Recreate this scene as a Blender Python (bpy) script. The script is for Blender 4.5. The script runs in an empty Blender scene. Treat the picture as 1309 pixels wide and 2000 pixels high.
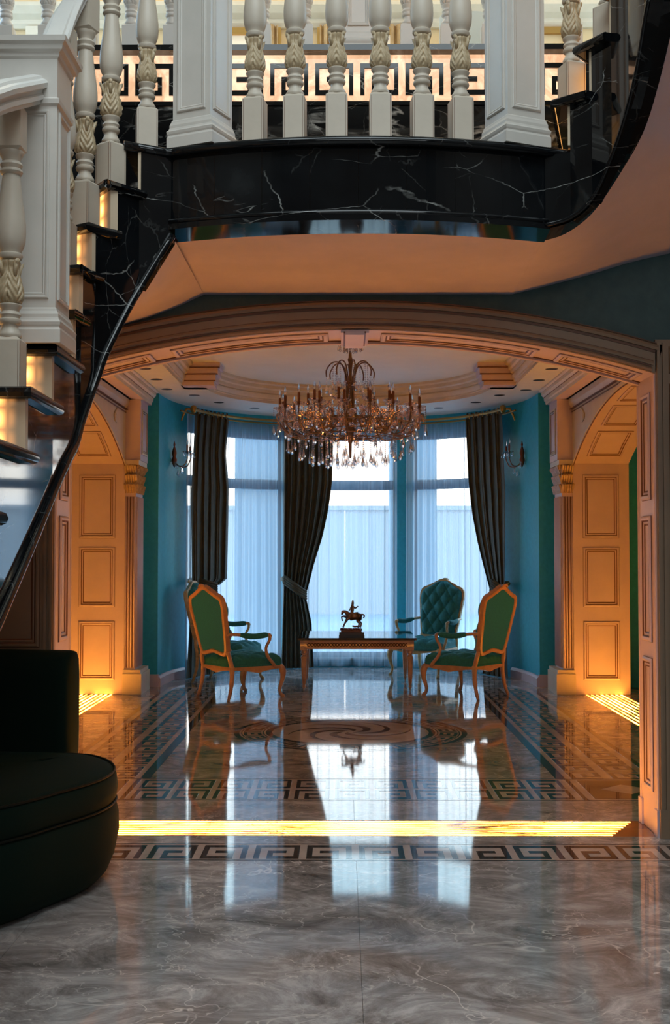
import bpy, math, random
from mathutils import Vector, Matrix
random.seed(7)
PI = math.pi
SC = bpy.context.scene
COL = SC.collection

# ------------------------------------------------------------------ camera, world, lights, exposure
cam = bpy.data.cameras.new('camera')
camo = bpy.data.objects.new('camera', cam); COL.objects.link(camo)
FPX = 2300.0
cam.sensor_fit = 'VERTICAL'; cam.sensor_height = 36.0; cam.sensor_width = 36.0 * 1309 / 2000
cam.lens = 36.0 * FPX / 2000.0
cam.clip_start = 0.05; cam.clip_end = 400
camo.location = (-0.067, 0, 1.5)
camo.rotation_euler = (PI / 2 + math.atan(80 / FPX), 0, math.atan(14.5 / FPX))
SC.camera = camo
SC.view_settings.view_transform = 'Standard'
SC.view_settings.look = 'None'
SC.view_settings.gamma = 1.0
SC.view_settings.use_curve_mapping = False
SC.view_settings.exposure = 0.0

W = bpy.data.worlds.new('sky'); SC.world = W; W.use_nodes = True
nt = W.node_tree; nt.nodes.clear()
wo = nt.nodes.new('ShaderNodeOutputWorld'); bg = nt.nodes.new('ShaderNodeBackground')
tc = nt.nodes.new('ShaderNodeTexCoord'); sp = nt.nodes.new('ShaderNodeSeparateXYZ')
mr = nt.nodes.new('ShaderNodeMapRange'); mr.inputs[1].default_value = -0.5; mr.inputs[2].default_value = 0.5
rp = nt.nodes.new('ShaderNodeValToRGB')
el = rp.color_ramp.elements
stops = [(0.0, (.10, .17, .26)), (.44, (.17, .36, .60)), (.49, (.36, .62, .90)), (.52, (.85, .92, 1.0)),
         (.56, (1.0, .94, .84)), (.64, (1.0, .95, .88)), (.76, (.58, .86, 1.0)), (1.0, (.36, .66, 1.0))]
el[0].position = 0; el[0].color = (*stops[0][1], 1); el[1].position = 1; el[1].color = (*stops[-1][1], 1)
for p, c in stops[1:-1]:
    e = el.new(p); e.color = (*c, 1)
st = nt.nodes.new('ShaderNodeMapRange')
st.inputs[1].default_value = -0.03; st.inputs[2].default_value = 0.05; st.inputs[3].default_value = 2.1; st.inputs[4].default_value = 6.5
nt.links.new(tc.outputs['Generated'], sp.inputs[0]); nt.links.new(sp.outputs[2], mr.inputs[0]); nt.links.new(mr.outputs[0], rp.inputs[0])
nt.links.new(sp.outputs[2], st.inputs[0]); nt.links.new(rp.outputs[0], bg.inputs[0]); nt.links.new(st.outputs[0], bg.inputs[1])
nt.links.new(bg.outputs[0], wo.inputs[0])

def area(name, loc, rot, sx, sy, power, col, portal=False):
    l = bpy.data.lights.new(name, 'AREA'); l.shape = 'RECTANGLE'; l.size = sx; l.size_y = sy
    l.energy = power; l.color = col
    o = bpy.data.objects.new(name, l); COL.objects.link(o); o.location = loc; o.rotation_euler = rot
    if portal: l.cycles.is_portal = True
    return o
# hall roof light and the tall hall windows behind the camera
area('hall_skylight', (0.0, 1.2, 7.0), (0, 0, 0), 3.6, 4.0, 240, (.82, .95, 1.0))
area('hall_window_light', (0.6, -2.85, 3.75), (PI / 2, 0, 0), 4.2, 2.2, 75, (.90, .98, 1.0))
area('gallery_light', (0, 8.2, 6.9), (0, 0, 0), 4.5, 1.6, 62, (1.0, .80, .52))
# portals on the three bay windows
area('window_portal', (0, 15.9, 1.6), (-PI / 2, 0, 0), 1.5, 3.1, 1, (1, 1, 1), True)
area('window_portal', (1.62, 15.45, 1.6), (-PI / 2, 0, -.75), 1.9, 3.1, 1, (1, 1, 1), True)
area('window_portal', (-1.62, 15.45, 1.6), (-PI / 2, 0, .75), 1.9, 3.1, 1, (1, 1, 1), True)

# ------------------------------------------------------------------ helpers
def V(*a): return Vector(a)

class MB:
    def __init__(s): s.v = []; s.f = []; s.m = []
    def add(s, vs, fs, mi=0):
        b = len(s.v); s.v += [tuple(v) for v in vs]
        for f in fs: s.f.append(tuple(b + i for i in f)); s.m.append(mi)
        return s
    def box(s, x0, x1, y0, y1, z0, z1, mi=0):
        vs = [(x, y, z) for z in (z0, z1) for y in (y0, y1) for x in (x0, x1)]
        return s.add(vs, [(0, 2, 3, 1), (4, 5, 7, 6), (0, 1, 5, 4), (2, 6, 7, 3), (0, 4, 6, 2), (1, 3, 7, 5)], mi)
    def obox(s, c, U, Vv, N, a, b, h, mi=0):
        c = Vector(c)
        vs = [c + U * i * a + Vv * j * b + N * k * h for k in (-1, 1) for j in (-1, 1) for i in (-1, 1)]
        return s.add(vs, [(0, 2, 3, 1), (4, 5, 7, 6), (0, 1, 5, 4), (2, 6, 7, 3), (0, 4, 6, 2), (1, 3, 7, 5)], mi)
    def prism(s, pts, z0, z1, mi=0):
        n = len(pts); z0 = z0 if isinstance(z0, (list, tuple)) else [z0] * n; z1 = z1 if isinstance(z1, (list, tuple)) else [z1] * n
        vs = [(p[0], p[1], z0[i]) for i, p in enumerate(pts)] + [(p[0], p[1], z1[i]) for i, p in enumerate(pts)]
        fs = [tuple(range(n))[::-1], tuple(range(n, 2 * n))] + [(i, (i + 1) % n, n + (i + 1) % n, n + i) for i in range(n)]
        return s.add(vs, fs, mi)
    def lathe(s, prof, n=16, c=(0, 0, 0), axis='z', fn=None, mi=0):
        vs = []
        for (r, z) in prof:
            for k in range(n):
                a = 2 * PI * k / n; rr = r * (fn(a, z) if fn else 1)
                if axis == 'z': vs.append((c[0] + rr * math.cos(a), c[1] + rr * math.sin(a), c[2] + z))
                elif axis == 'y': vs.append((c[0] + rr * math.cos(a), c[1] + z, c[2] + rr * math.sin(a)))
                else: vs.append((c[0] + z, c[1] + rr * math.cos(a), c[2] + rr * math.sin(a)))
        m = len(prof)
        fs = [(j * n + k, j * n + (k + 1) % n, (j + 1) * n + (k + 1) % n, (j + 1) * n + k) for j in range(m - 1) for k in range(n)]
        if prof[0][0] > 1e-5: fs.append(tuple(range(n))[::-1])
        if prof[-1][0] > 1e-5: fs.append(tuple(range((m - 1) * n, m * n)))
        return s.add(vs, fs, mi)
    def tube(s, path, rad, n=8, closed=False, mi=0, flat=1.0):
        P = [Vector(p) for p in path]; m = len(P)
        rad = rad if isinstance(rad, (list, tuple)) else [rad] * m
        T = []
        for i in range(m):
            a = P[(i - 1) % m] if (closed or i > 0) else P[i]; b = P[(i + 1) % m] if (closed or i < m - 1) else P[i]
            t = (b - a); T.append(t.normalized() if t.length > 1e-9 else V(0, 0, 1))
        N = T[0].orthogonal().normalized() if abs(T[0].z) > .9 else T[0].cross(V(0, 0, 1)).normalized()
        vs = []
        for i in range(m):
            N = (N - T[i] * N.dot(T[i])).normalized(); B = T[i].cross(N)
            for k in range(n):
                a = 2 * PI * k / n
                vs.append(P[i] + N * math.cos(a) * rad[i] + B * math.sin(a) * rad[i] * flat)
        fs = []
        for j in range(m if closed else m - 1):
            j2 = (j + 1) % m
            for k in range(n): fs.append((j * n + k, j * n + (k + 1) % n, j2 * n + (k + 1) % n, j2 * n + k))
        if not closed: fs += [tuple(range(n))[::-1], tuple(range((m - 1) * n, m * n))]
        return s.add(vs, fs, mi)
    def sweep(s, prof, path, up=(0, 0, 1), closed=False, cap=True, mi=0, pclosed=True):
        """profile (a,b): a along side = T x up, b along up"""
        P = [Vector(p) for p in path]; m = len(P); up = Vector(up).normalized(); n = len(prof)
        vs = []
        for i in range(m):
            if closed or 0 < i < m - 1:
                t1 = (P[i] - P[(i - 1) % m]); t2 = (P[(i + 1) % m] - P[i])
            elif i == 0: t1 = t2 = P[1] - P[0]
            else: t1 = t2 = P[-1] - P[-2]
            s1 = t1.cross(up); s2 = t2.cross(up)
            s1 = s1.normalized(); s2 = s2.normalized()
            sd = (s1 + s2); sd = sd.normalized() if sd.length > 1e-6 else s1
            k = max(.35, sd.dot(s1))
            for (a, b) in prof: vs.append(P[i] + sd * (a / k) + up * b)
        fs = []
        for j in range(m if closed else m - 1):
            j2 = (j + 1) % m
            for q in range(n if pclosed else n - 1):
                q2 = (q + 1) % n
                fs.append((j * n + q, j2 * n + q, j2 * n + q2, j * n + q2))
        if cap and not closed and pclosed: fs += [tuple(range(n)), tuple(range((m - 1) * n, m * n))[::-1]]
        return s.add(vs, fs, mi)
    def grid(s, fn, nu, nv, mi=0, wrap=False):
        vs = [fn(i / nu, j / nv) for j in range(nv + 1) for i in range(nu + 1)]
        fs = [(j * (nu + 1) + i, j * (nu + 1) + i + 1, (j + 1) * (nu + 1) + i + 1, (j + 1) * (nu + 1) + i) for j in range(nv) for i in range(nu)]
        return s.add(vs, fs, mi)
    def build(s, name, mat, parent=None, smooth=None, loc=None, rotz=0):
        me = bpy.data.meshes.new(name); me.from_pydata(s.v, [], s.f)
        mats = mat if isinstance(mat, (list, tuple)) else [mat]
        for m in mats: me.materials.append(m)
        if len(mats) > 1: me.polygons.foreach_set('material_index', s.m)
        me.validate(); me.update()
        if smooth:
            me.shade_smooth()
            if smooth is not True: me.set_sharp_from_angle(angle=math.radians(smooth))
        o = bpy.data.objects.new(name, me); COL.objects.link(o)
        if parent: o.parent = parent
        if loc: o.location = loc
        if rotz: o.rotation_euler = (0, 0, rotz)
        return o

def link_mesh(name, me, parent=None, loc=(0, 0, 0), rotz=0, scale=None):
    o = bpy.data.objects.new(name, me); COL.objects.link(o); o.parent = parent
    o.location = loc; o.rotation_euler = (0, 0, rotz)
    if scale: o.scale = scale
    return o
def struct(o): o['kind'] = 'structure'; return o
def stuff(o): o['kind'] = 'stuff'; return o
def tag(o, label, cat, group=None):
    o['label'] = label; o['category'] = cat
    if group: o['group'] = group
    return o
def thing(name, label, cat, loc=(0, 0, 0), rotz=0, group=None):
    o = bpy.data.objects.new(name, None); COL.objects.link(o); o.location = loc; o.rotation_euler = (0, 0, rotz)
    o.empty_display_size = .1
    return tag(o, label, cat, group)
def skel(name, loc=(0, 0, 0), rotz=0):
    o = bpy.data.objects.new(name, None); COL.objects.link(o); o.location = loc; o.rotation_euler = (0, 0, rotz); o.empty_display_size = .1
    return struct(o)
def kids(o): return [c for c in ALL_CH(o)]
def ALL_CH(o): return list(o.children)
def copy_tree(o, parent=None):
    c = o.copy(); COL.objects.link(c)
    if parent is not None: c.parent = parent
    for ch in list(o.children): copy_tree(ch, c)
    return c
def catmull(pts, n=8, closed=False):
    P = [Vector(p) for p in pts]; m = len(P); out = []
    for i in range(m if closed else m - 1):
        p0 = P[(i - 1) % m] if (closed or i > 0) else P[i]; p1 = P[i]; p2 = P[(i + 1) % m]
        p3 = P[(i + 2) % m] if (closed or i < m - 2) else p2
        for k in range(n):
            t = k / n
            out.append(.5 * ((2 * p1) + (p2 - p0) * t + (2 * p0 - 5 * p1 + 4 * p2 - p3) * t * t + (3 * p1 - p0 - 3 * p2 + p3) * t ** 3))
    if not closed: out.append(P[-1])
    return out
def lerp(a, b, t): return a + (b - a) * t
def interp(tab, x):
    if x <= tab[0][0]: return tab[0][1]
    for (a, b), (c, d) in zip(tab, tab[1:]):
        if x <= c: return b + (d - b) * (x - a) / (c - a)
    return tab[-1][1]

# ------------------------------------------------------------------ materials
def mat(name, col=(.5, .5, .5), rough=.5, metal=0.0, spec=.5, sheen=0, coat=0, emit=None, es=0):
    m = bpy.data.materials.new(name); m.use_nodes = True
    b = m.node_tree.nodes['Principled BSDF']
    b.inputs['Base Color'].default_value = (*col, 1); b.inputs['Roughness'].default_value = rough
    b.inputs['Metallic'].default_value = metal; b.inputs['Specular IOR Level'].default_value = spec
    if sheen: b.inputs['Sheen Weight'].default_value = sheen; b.inputs['Sheen Roughness'].default_value = .4
    if coat: b.inputs['Coat Weight'].default_value = coat
    if emit: b.inputs['Emission Color'].default_value = (*emit, 1); b.inputs['Emission Strength'].default_value = es
    return m
def N(m, t, **kw):
    n = m.node_tree.nodes.new(t)
    for k, v in kw.items():
        if isinstance(v, tuple) and k == 'at': n.location = v
        else: setattr(n, k, v)
    return n
def L(m, a, b): m.node_tree.links.new(a, b)
def coord(m, kind='Object', scale=(1, 1, 1)):
    mp = N(m, 'ShaderNodeMapping'); mp.inputs['Scale'].default_value = scale
    if kind == 'Position':
        g = N(m, 'ShaderNodeNewGeometry'); L(m, g.outputs['Position'], mp.inputs[0])
    else:
        t = N(m, 'ShaderNodeTexCoord'); L(m, t.outputs[kind], mp.inputs[0])
    return mp.outputs[0]
def noise(m, vec, scale, detail=4, rough=.55, dist=0):
    n = N(m, 'ShaderNodeTexNoise'); n.inputs['Scale'].default_value = scale; n.inputs['Detail'].default_value = detail
    n.inputs['Roughness'].default_value = rough; n.inputs['Distortion'].default_value = dist
    L(m, vec, n.inputs['Vector']); return n
def ramp(m, fac, stops):
    r = N(m, 'ShaderNodeValToRGB'); e = r.color_ramp.elements
    e[0].position = stops[0][0]; e[0].color = (*stops[0][1], 1) if len(stops[0][1]) == 3 else stops[0][1]
    e[1].position = stops[-1][0]; e[1].color = (*stops[-1][1], 1)
    for p, c in stops[1:-1]:
        x = e.new(p); x.color = (*c, 1)
    L(m, fac, r.inputs[0]); return r.outputs[0]
def mth(m, op, a, b=None, clamp=False):
    n = N(m, 'ShaderNodeMath', operation=op); n.use_clamp = clamp
    for i, x in enumerate((a, b)):
        if x is None: continue
        if isinstance(x, (int, float)): n.inputs[i].default_value = x
        else: L(m, x, n.inputs[i])
    return n.outputs[0]
def mixc(m, fac, a, b, bt='MIX'):
    n = N(m, 'ShaderNodeMix', data_type='RGBA', blend_type=bt)
    if isinstance(fac, (int, float)): n.inputs[0].default_value = fac
    else: L(m, fac, n.inputs[0])
    for i, x in ((6, a), (7, b)):
        if isinstance(x, tuple): n.inputs[i].default_value = (*x, 1)
        else: L(m, x, n.inputs[i])
    return n.outputs[2]
def bsdf(m): return m.node_tree.nodes['Principled BSDF']
def bump(m, h, strength=.1, dist=.01):
    b = N(m, 'ShaderNodeBump'); b.inputs['Strength'].default_value = strength; b.inputs['Distance'].default_value = dist
    L(m, h, b.inputs['Height']); L(m, b.outputs[0], bsdf(m).inputs['Normal'])

def vein(m, vec, scale, width, dist, maskscale, thr=.5, seed=0.0):
    """thin curved lines: ridge of a noise, shown only where a second noise is high"""
    off = N(m, 'ShaderNodeVectorMath', operation='ADD'); off.inputs[1].default_value = (seed, seed * 1.7, -seed); L(m, vec, off.inputs[0])
    n = noise(m, off.outputs[0], scale, 3, .55, dist)
    r = mth(m, 'ABSOLUTE', mth(m, 'SUBTRACT', n.outputs[0], .5))
    line = mth(m, 'SUBTRACT', 1.0, mth(m, 'DIVIDE', r, width), True)
    k = noise(m, off.outputs[0], maskscale, 2, .5)
    mk = N(m, 'ShaderNodeMapRange'); mk.inputs[1].default_value = thr; mk.inputs[2].default_value = thr + .12; L(m, k.outputs[0], mk.inputs[0])
    return mth(m, 'MULTIPLY', line, mk.outputs[0])

def crack(m, vec, scale, width, seed=0.0, wob=.12, thr=.5, ms=1.3):
    """fine straight-ish veins: edges of stretched voronoi cells, wobbled a little and shown in places"""
    off = N(m, 'ShaderNodeVectorMath', operation='ADD'); off.inputs[1].default_value = (seed, seed * 1.7, -seed); L(m, vec, off.inputs[0])
    w = noise(m, off.outputs[0], scale * 1.6, 4, .6)
    ad = N(m, 'ShaderNodeVectorMath', operation='MULTIPLY_ADD'); L(m, w.outputs['Color'], ad.inputs[0]); ad.inputs[1].default_value = (wob, wob, wob); L(m, off.outputs[0], ad.inputs[2])
    v = N(m, 'ShaderNodeTexVoronoi', feature='DISTANCE_TO_EDGE'); v.inputs['Scale'].default_value = scale; v.inputs['Randomness'].default_value = 1.0; L(m, ad.outputs[0], v.inputs['Vector'])
    line = mth(m, 'SUBTRACT', 1.0, mth(m, 'DIVIDE', v.outputs['Distance'], width), True)
    k = noise(m, off.outputs[0], ms, 3, .6)
    mk_ = N(m, 'ShaderNodeMapRange'); mk_.inputs[1].default_value = thr; mk_.inputs[2].default_value = thr + .14; L(m, k.outputs[0], mk_.inputs[0])
    return mth(m, 'MULTIPLY', line, mk_.outputs[0])
def marble_floor():
    m = mat('floor_marble', rough=.05)
    p = coord(m, 'Position', (1, 1.3, 1))
    n1 = noise(m, p, .8, 7, .62, 2.2); n2 = noise(m, p, 2.3, 12, .74, 2.2)
    base = ramp(m, n1.outputs[0], [(.34, (.12, .108, .10)), (.46, (.27, .255, .245)), (.54, (.42, .405, .395)), (.68, (.62, .61, .60))])
    base = mixc(m, .6, base, ramp(m, n2.outputs[0], [(.36, (.11, .098, .09)), (.5, (.34, .325, .315)), (.63, (.70, .69, .68))]))
    v = mth(m, 'ADD', vein(m, p, 1.1, .007, 1.6, 1.1, .48, 3.1), mth(m, 'MULTIPLY', vein(m, p, 2.6, .010, 1.0, 1.7, .5, 8.7), .6))
    v = mth(m, 'ADD', v, mth(m, 'MULTIPLY', crack(m, p, 2.6, .016, 2.0, .55, .44), .7), True)
    c = mixc(m, mth(m, 'MULTIPLY', v, .8), base, (.92, .88, .83))
    L(m, c, bsdf(m).inputs['Base Color'])
    r = N(m, 'ShaderNodeMapRange'); r.inputs[3].default_value = .03; r.inputs[4].default_value = .065; L(m, n2.outputs[0], r.inputs[0]); L(m, r.outputs[0], bsdf(m).inputs['Roughness'])
    return m
def marble_black(name='black_marble', dens=0.0):
    m = mat(name, rough=.05, spec=.42)
    p = coord(m, 'Position', (1, 1, 1))
    n1 = noise(m, p, 2.0, 6, .6, .8)
    base = ramp(m, n1.outputs[0], [(.35, (.0025, .003, .004)), (.62, (.007, .0085, .010)), (.8, (.018, .021, .023))])
    def rot(r, sc):
        pr = N(m, 'ShaderNodeMapping'); pr.inputs['Rotation'].default_value = r; pr.inputs['Scale'].default_value = sc; L(m, p, pr.inputs[0]); return pr.outputs[0]
    q1 = rot((.5, .9, .4), (1, 1.2, 2.6)); q2 = rot((-.6, .5, 1.1), (1.1, 2.2, 1))
    v = mth(m, 'ADD', crack(m, q1, 2.1, .009, 2.2, .12, .46, 1.5), mth(m, 'MULTIPLY', crack(m, q2, 3.6, .010, 5.3, .10, .48, 2.0), .5))
    v = mth(m, 'ADD', v, mth(m, 'MULTIPLY', vein(m, q1, 3, .012 + .03 * dens, .8, 2.6, .60 - .16 * dens, 9.1), .8), True)
    fine = noise(m, p, 9, 5, .7, .5)
    v = mth(m, 'MULTIPLY', v, ramp(m, fine.outputs[0], [(.38, (.12, .12, .12)), (.66, (1, 1, 1))]))
    c = mixc(m, v, base, (.50, .51, .49))
    L(m, c, bsdf(m).inputs['Base Color'])
    return m
M = {}
M['floor'] = marble_floor()
M['black'] = marble_black()
M['blackvein'] = marble_black('black_marble_heavy_veins', 1.0)
def tinted_noise(name, c1, c2, scale, rough=.5, kind='Position', bmp=0, **kw):
    m = mat(name, c1, rough, **kw); p = coord(m, kind); n = noise(m, p, scale, 5, .6)
    L(m, ramp(m, n.outputs[0], [(.35, c1), (.65, c2)]), bsdf(m).inputs['Base Color'])
    if bmp: bump(m, n.outputs[0], bmp, .005)
    return m
M['inlay_dark'] = tinted_noise('dark_inlay_stone', (.035, .028, .026), (.075, .06, .055), 9, .05)
M['inlay_light'] = tinted_noise('light_inlay_stone', (.44, .38, .34), (.56, .50, .45), 5, .05)
M['cream'] = tinted_noise('cream_painted_wood', (.60, .51, .58), (.66, .56, .63), 3, .42)
M['white'] = tinted_noise('white_painted_wood', (.66, .64, .61), (.72, .70, .66), 4, .38)
M['newel'] = tinted_noise('grey_white_paint', (.60, .57, .52), (.66, .62, .57), 4, .36)
M['bal'] = tinted_noise('beige_paint', (.56, .49, .40), (.62, .545, .45), 6, .42, 'Object')
M['leafgold'] = tinted_noise('gilded_leaf_paint', (.42, .31, .18), (.62, .50, .33), 26, .36, 'Object')
M['glaze'] = mat('brown_glaze', (.15, .06, .03), .45)
M['hallwood'] = tinted_noise('hall_panel_paint', (.27, .185, .12), (.32, .22, .145), 3, .42)
M['hallwall'] = mat('hall_wall_paint', (.10, .085, .07), .7)
M['teal'] = tinted_noise('teal_wallpaper', (.012, .40, .58), (.022, .47, .66), 22, .55, 'Position', .25)
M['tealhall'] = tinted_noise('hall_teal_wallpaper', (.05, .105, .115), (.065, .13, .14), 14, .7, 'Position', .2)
M['plaster'] = tinted_noise('soffit_plaster', (.56, .52, .64), (.62, .57, .70), 4, .6, 'Position', .05)
M['ceiling'] = tinted_noise('ceiling_paint', (.70, .76, .73), (.74, .80, .77), 3, .6)
M['mould'] = tinted_noise('cornice_paint', (.62, .56, .44), (.70, .64, .52), 4, .45)
M['gallerywall'] = tinted_noise('gallery_cream_wall', (.66, .50, .28), (.72, .56, .34), 2, .5)
M['gold'] = mat('antique_gold', (.55, .33, .10), .32, .85)
M['brass'] = mat('rod_brass', (.45, .25, .07), .28, .9)
M['bronze'] = tinted_noise('copper_bronze', (.17, .125, .115), (.27, .20, .18), 30, .3, 'Object', metal=.85)
M['chrome'] = mat('chandelier_metal', (.16, .07, .05), .35, .7)
M['blackhole'] = mat('lamp_black', (.02, .015, .012), .4)
M['frame'] = mat('window_frame_grey', (.10, .13, .17), .45)
M['wood'] = tinted_noise('chair_beech', (.46, .25, .14), (.58, .34, .20), 12, .33, 'Object', coat=.3)
M['woodpale'] = tinted_noise('chair_gilt_cream', (.40, .30, .14), (.58, .46, .24), 18, .35, 'Object')
M['candle'] = mat('candle_tube', (.13, .05, .035), .4)
M['sofa'] = mat('bottle_green_velvet', (.0035, .014, .0095), .85, spec=.15, sheen=.04)
bsdf(M['sofa']).inputs['Sheen Tint'].default_value = (.2, .5, .35, 1)
M['sofapipe'] = mat('green_piping', (.003, .007, .005), .6, spec=.2)
M['slate'] = mat('table_black_stone', (.008, .009, .011), .05, coat=.5)

def velvet(name, c1, c2, rough=.75, sheen=.6, sc=30):
    m = mat(name, c1, rough, sheen=sheen); p = coord(m, 'Object'); n = noise(m, p, sc, 4, .6)
    L(m, ramp(m, n.outputs[0], [(.35, c1), (.65, c2)]), bsdf(m).inputs['Base Color'])
    bsdf(m).inputs['Sheen Tint'].default_value = (*c2, 1)
    return m
M['velvet'] = velvet('teal_velvet', (.010, .16, .185), (.018, .23, .25))
M['backcloth'] = velvet('green_back_cloth', (.004, .17, .36), (.008, .20, .42), .85, .15, 90)
M['drape'] = velvet('charcoal_green_satin', (.058, .070, .054), (.080, .092, .074), .55, .15, 8)
bsdf(M['drape']).inputs['Specular IOR Level'].default_value = .3
M['golddrape'] = velvet('gold_drape', (.34, .21, .09), (.50, .34, .16), .5, .3, 8)

def onyx(name, col, strength, sc=(1, 1, 1), lo=.25, kind='Position', dark=(.25, .05, .008)):
    m = mat(name, (.25, .12, .05), .12)
    p = coord(m, kind, sc); n = noise(m, p, 2.2, 5, .6, 1.2)
    f = ramp(m, n.outputs[0], [(.33, (lo, lo, lo)), (.47, (.6, .6, .6)), (.62, (1, 1, 1))])
    v = vein(m, p, 1.6, .016, 1.8, 1.2, .46, 4.4)
    f2 = mth(m, 'MULTIPLY', f, mth(m, 'SUBTRACT', 1.0, mth(m, 'MULTIPLY', v, .8 if strength > 5 else 0.0)))
    c = mixc(m, f2, dark, col)
    L(m, c, bsdf(m).inputs['Emission Color']); L(m, mth(m, 'MULTIPLY', f2, strength), bsdf(m).inputs['Emission Strength'])
    return m
M['strip'] = onyx('backlit_onyx_threshold', (1.0, .35, .034), 50.0, (1.0, 3.0, 1), .02)
M['stripside'] = onyx('backlit_onyx_side', (1.0, .35, .034), 46.0, (4, 1.2, 1), .12)
M['keylight'] = onyx('backlit_onyx_key_band', (1.0, .66, .44), 1.35, (2, 2, 2), .8, dark=(1, .5, .2))

def riser_mat():
    m = mat('lit_onyx_riser', (.62, .50, .36), .25)
    p = coord(m, 'Object'); s = N(m, 'ShaderNodeSeparateXYZ'); L(m, p, s.inputs[0])
    # LED blobs behind the panel, starting a little in from its inner end (local x runs away from the end)
    bx = mth(m, 'ABSOLUTE', mth(m, 'SINE', mth(m, 'MULTIPLY', s.outputs[0], PI / .055)))
    bz = mth(m, 'ABSOLUTE', mth(m, 'SINE', mth(m, 'MULTIPLY', s.outputs[2], PI / .07)))
    blob = mth(m, 'MULTIPLY', bx, bz)
    mr_ = N(m, 'ShaderNodeMapRange'); mr_.inputs[1].default_value = .02; mr_.inputs[2].default_value = .13; L(m, s.outputs[0], mr_.inputs[0])
    mr_.interpolation_type = 'SMOOTHSTEP'
    f = mth(m, 'MULTIPLY', mr_.outputs[0], mth(m, 'ADD', .35, blob))
    L(m, ramp(m, f, [(0, (.9, .36, .10)), (.6, (1, .42, .10)), (1.0, (1, .58, .20))]), bsdf(m).inputs['Emission Color'])
    L(m, mth(m, 'MULTIPLY', f, 4.2), bsdf(m).inputs['Emission Strength'])
    return m
M['riser'] = riser_mat()

def sheer():
    m = bpy.data.materials.new('white_voile'); m.use_nodes = True; t = m.node_tree; t.nodes.clear()
    o = N(m, 'ShaderNodeOutputMaterial'); tr = N(m, 'ShaderNodeBsdfTransparent'); tl = N(m, 'ShaderNodeBsdfTranslucent'); df = N(m, 'ShaderNodeBsdfDiffuse')
    tl.inputs[0].default_value = (.50, .56, .63, 1); df.inputs[0].default_value = (.50, .57, .64, 1)
    mx = N(m, 'ShaderNodeMixShader'); mx.inputs[0].default_value = .35; L(m, tl.outputs[0], mx.inputs[1]); L(m, df.outputs[0], mx.inputs[2])
    lw = N(m, 'ShaderNodeLayerWeight'); lw.inputs[0].default_value = .35
    f = N(m, 'ShaderNodeMapRange'); f.inputs[3].default_value = .50; f.inputs[4].default_value = .98; L(m, lw.outputs['Facing'], f.inputs[0])
    m2 = N(m, 'ShaderNodeMixShader'); L(m, f.outputs[0], m2.inputs[0]); L(m, tr.outputs[0], m2.inputs[1]); L(m, mx.outputs[0], m2.inputs[2])
    L(m, m2.outputs[0], o.inputs[0]); return m
M['sheer'] = sheer()
def glass(name, col=(1, 1, 1), rough=0.0, ior=1.45, tmix=0.0):
    m = bpy.data.materials.new(name); m.use_nodes = True; t = m.node_tree; t.nodes.clear()
    o = N(m, 'ShaderNodeOutputMaterial'); g = N(m, 'ShaderNodeBsdfGlass'); g.inputs[0].default_value = (*col, 1); g.inputs['Roughness'].default_value = rough; g.inputs['IOR'].default_value = ior
    tr = N(m, 'ShaderNodeBsdfTransparent'); tr.inputs[0].default_value = (*col, 1)
    mx = N(m, 'ShaderNodeMixShader'); mx.inputs[0].default_value = tmix; L(m, g.outputs[0], mx.inputs[1]); L(m, tr.outputs[0], mx.inputs[2]); L(m, mx.outputs[0], o.inputs[0]); return m
def pane_mat():
    m = bpy.data.materials.new('window_glass'); m.use_nodes = True; t = m.node_tree; t.nodes.clear()
    o = N(m, 'ShaderNodeOutputMaterial'); g = N(m, 'ShaderNodeBsdfGlossy'); g.inputs['Roughness'].default_value = .02
    tr = N(m, 'ShaderNodeBsdfTransparent'); tr.inputs[0].default_value = (.93, .96, .97, 1)
    mx = N(m, 'ShaderNodeMixShader'); mx.inputs[0].default_value = .05; L(m, tr.outputs[0], mx.inputs[1]); L(m, g.outputs[0], mx.inputs[2]); L(m, mx.outputs[0], o.inputs[0]); return m
M['pane'] = pane_mat()
M['crystal'] = glass('rose_crystal', (1.0, .95, .94), 0.0, 1.5, .42)
M['tabletopglass'] = glass('table_glass', (.9, .95, .95), 0, 1.45, .5)
M['outpillar'] = mat('outdoor_stucco', (.42, .50, .56), .8)
M['gardenwall'] = mat('garden_wall_render', (.40, .38, .36), .85)
M['terrace'] = mat('terrace_paving', (.27, .29, .33), .7)

# ------------------------------------------------------------------ key dimensions
YW0, YW1 = 6.287, 6.642          # hall face / room face of the arch wall
JX = 1.604                       # half width of the arch
ZSP, ZAP = 2.459, 2.695          # spring and crown of the arch
ZS = 2.892                       # landing soffit
ZL = 3.229                       # landing floor
RS = ZL / 16                     # riser
ZC = 3.302                       # room ceiling
SX = 2.387                       # side wall face
SX1 = 2.983
SY0, SY1, SYC = 7.66, 12.538, 10.1

def arch_z(a, half, sp_, ap):
    R = (half * half + (ap - sp_) ** 2) / (2 * (ap - sp_)); return ap - R + math.sqrt(max(0, R * R - a * a))

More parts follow.
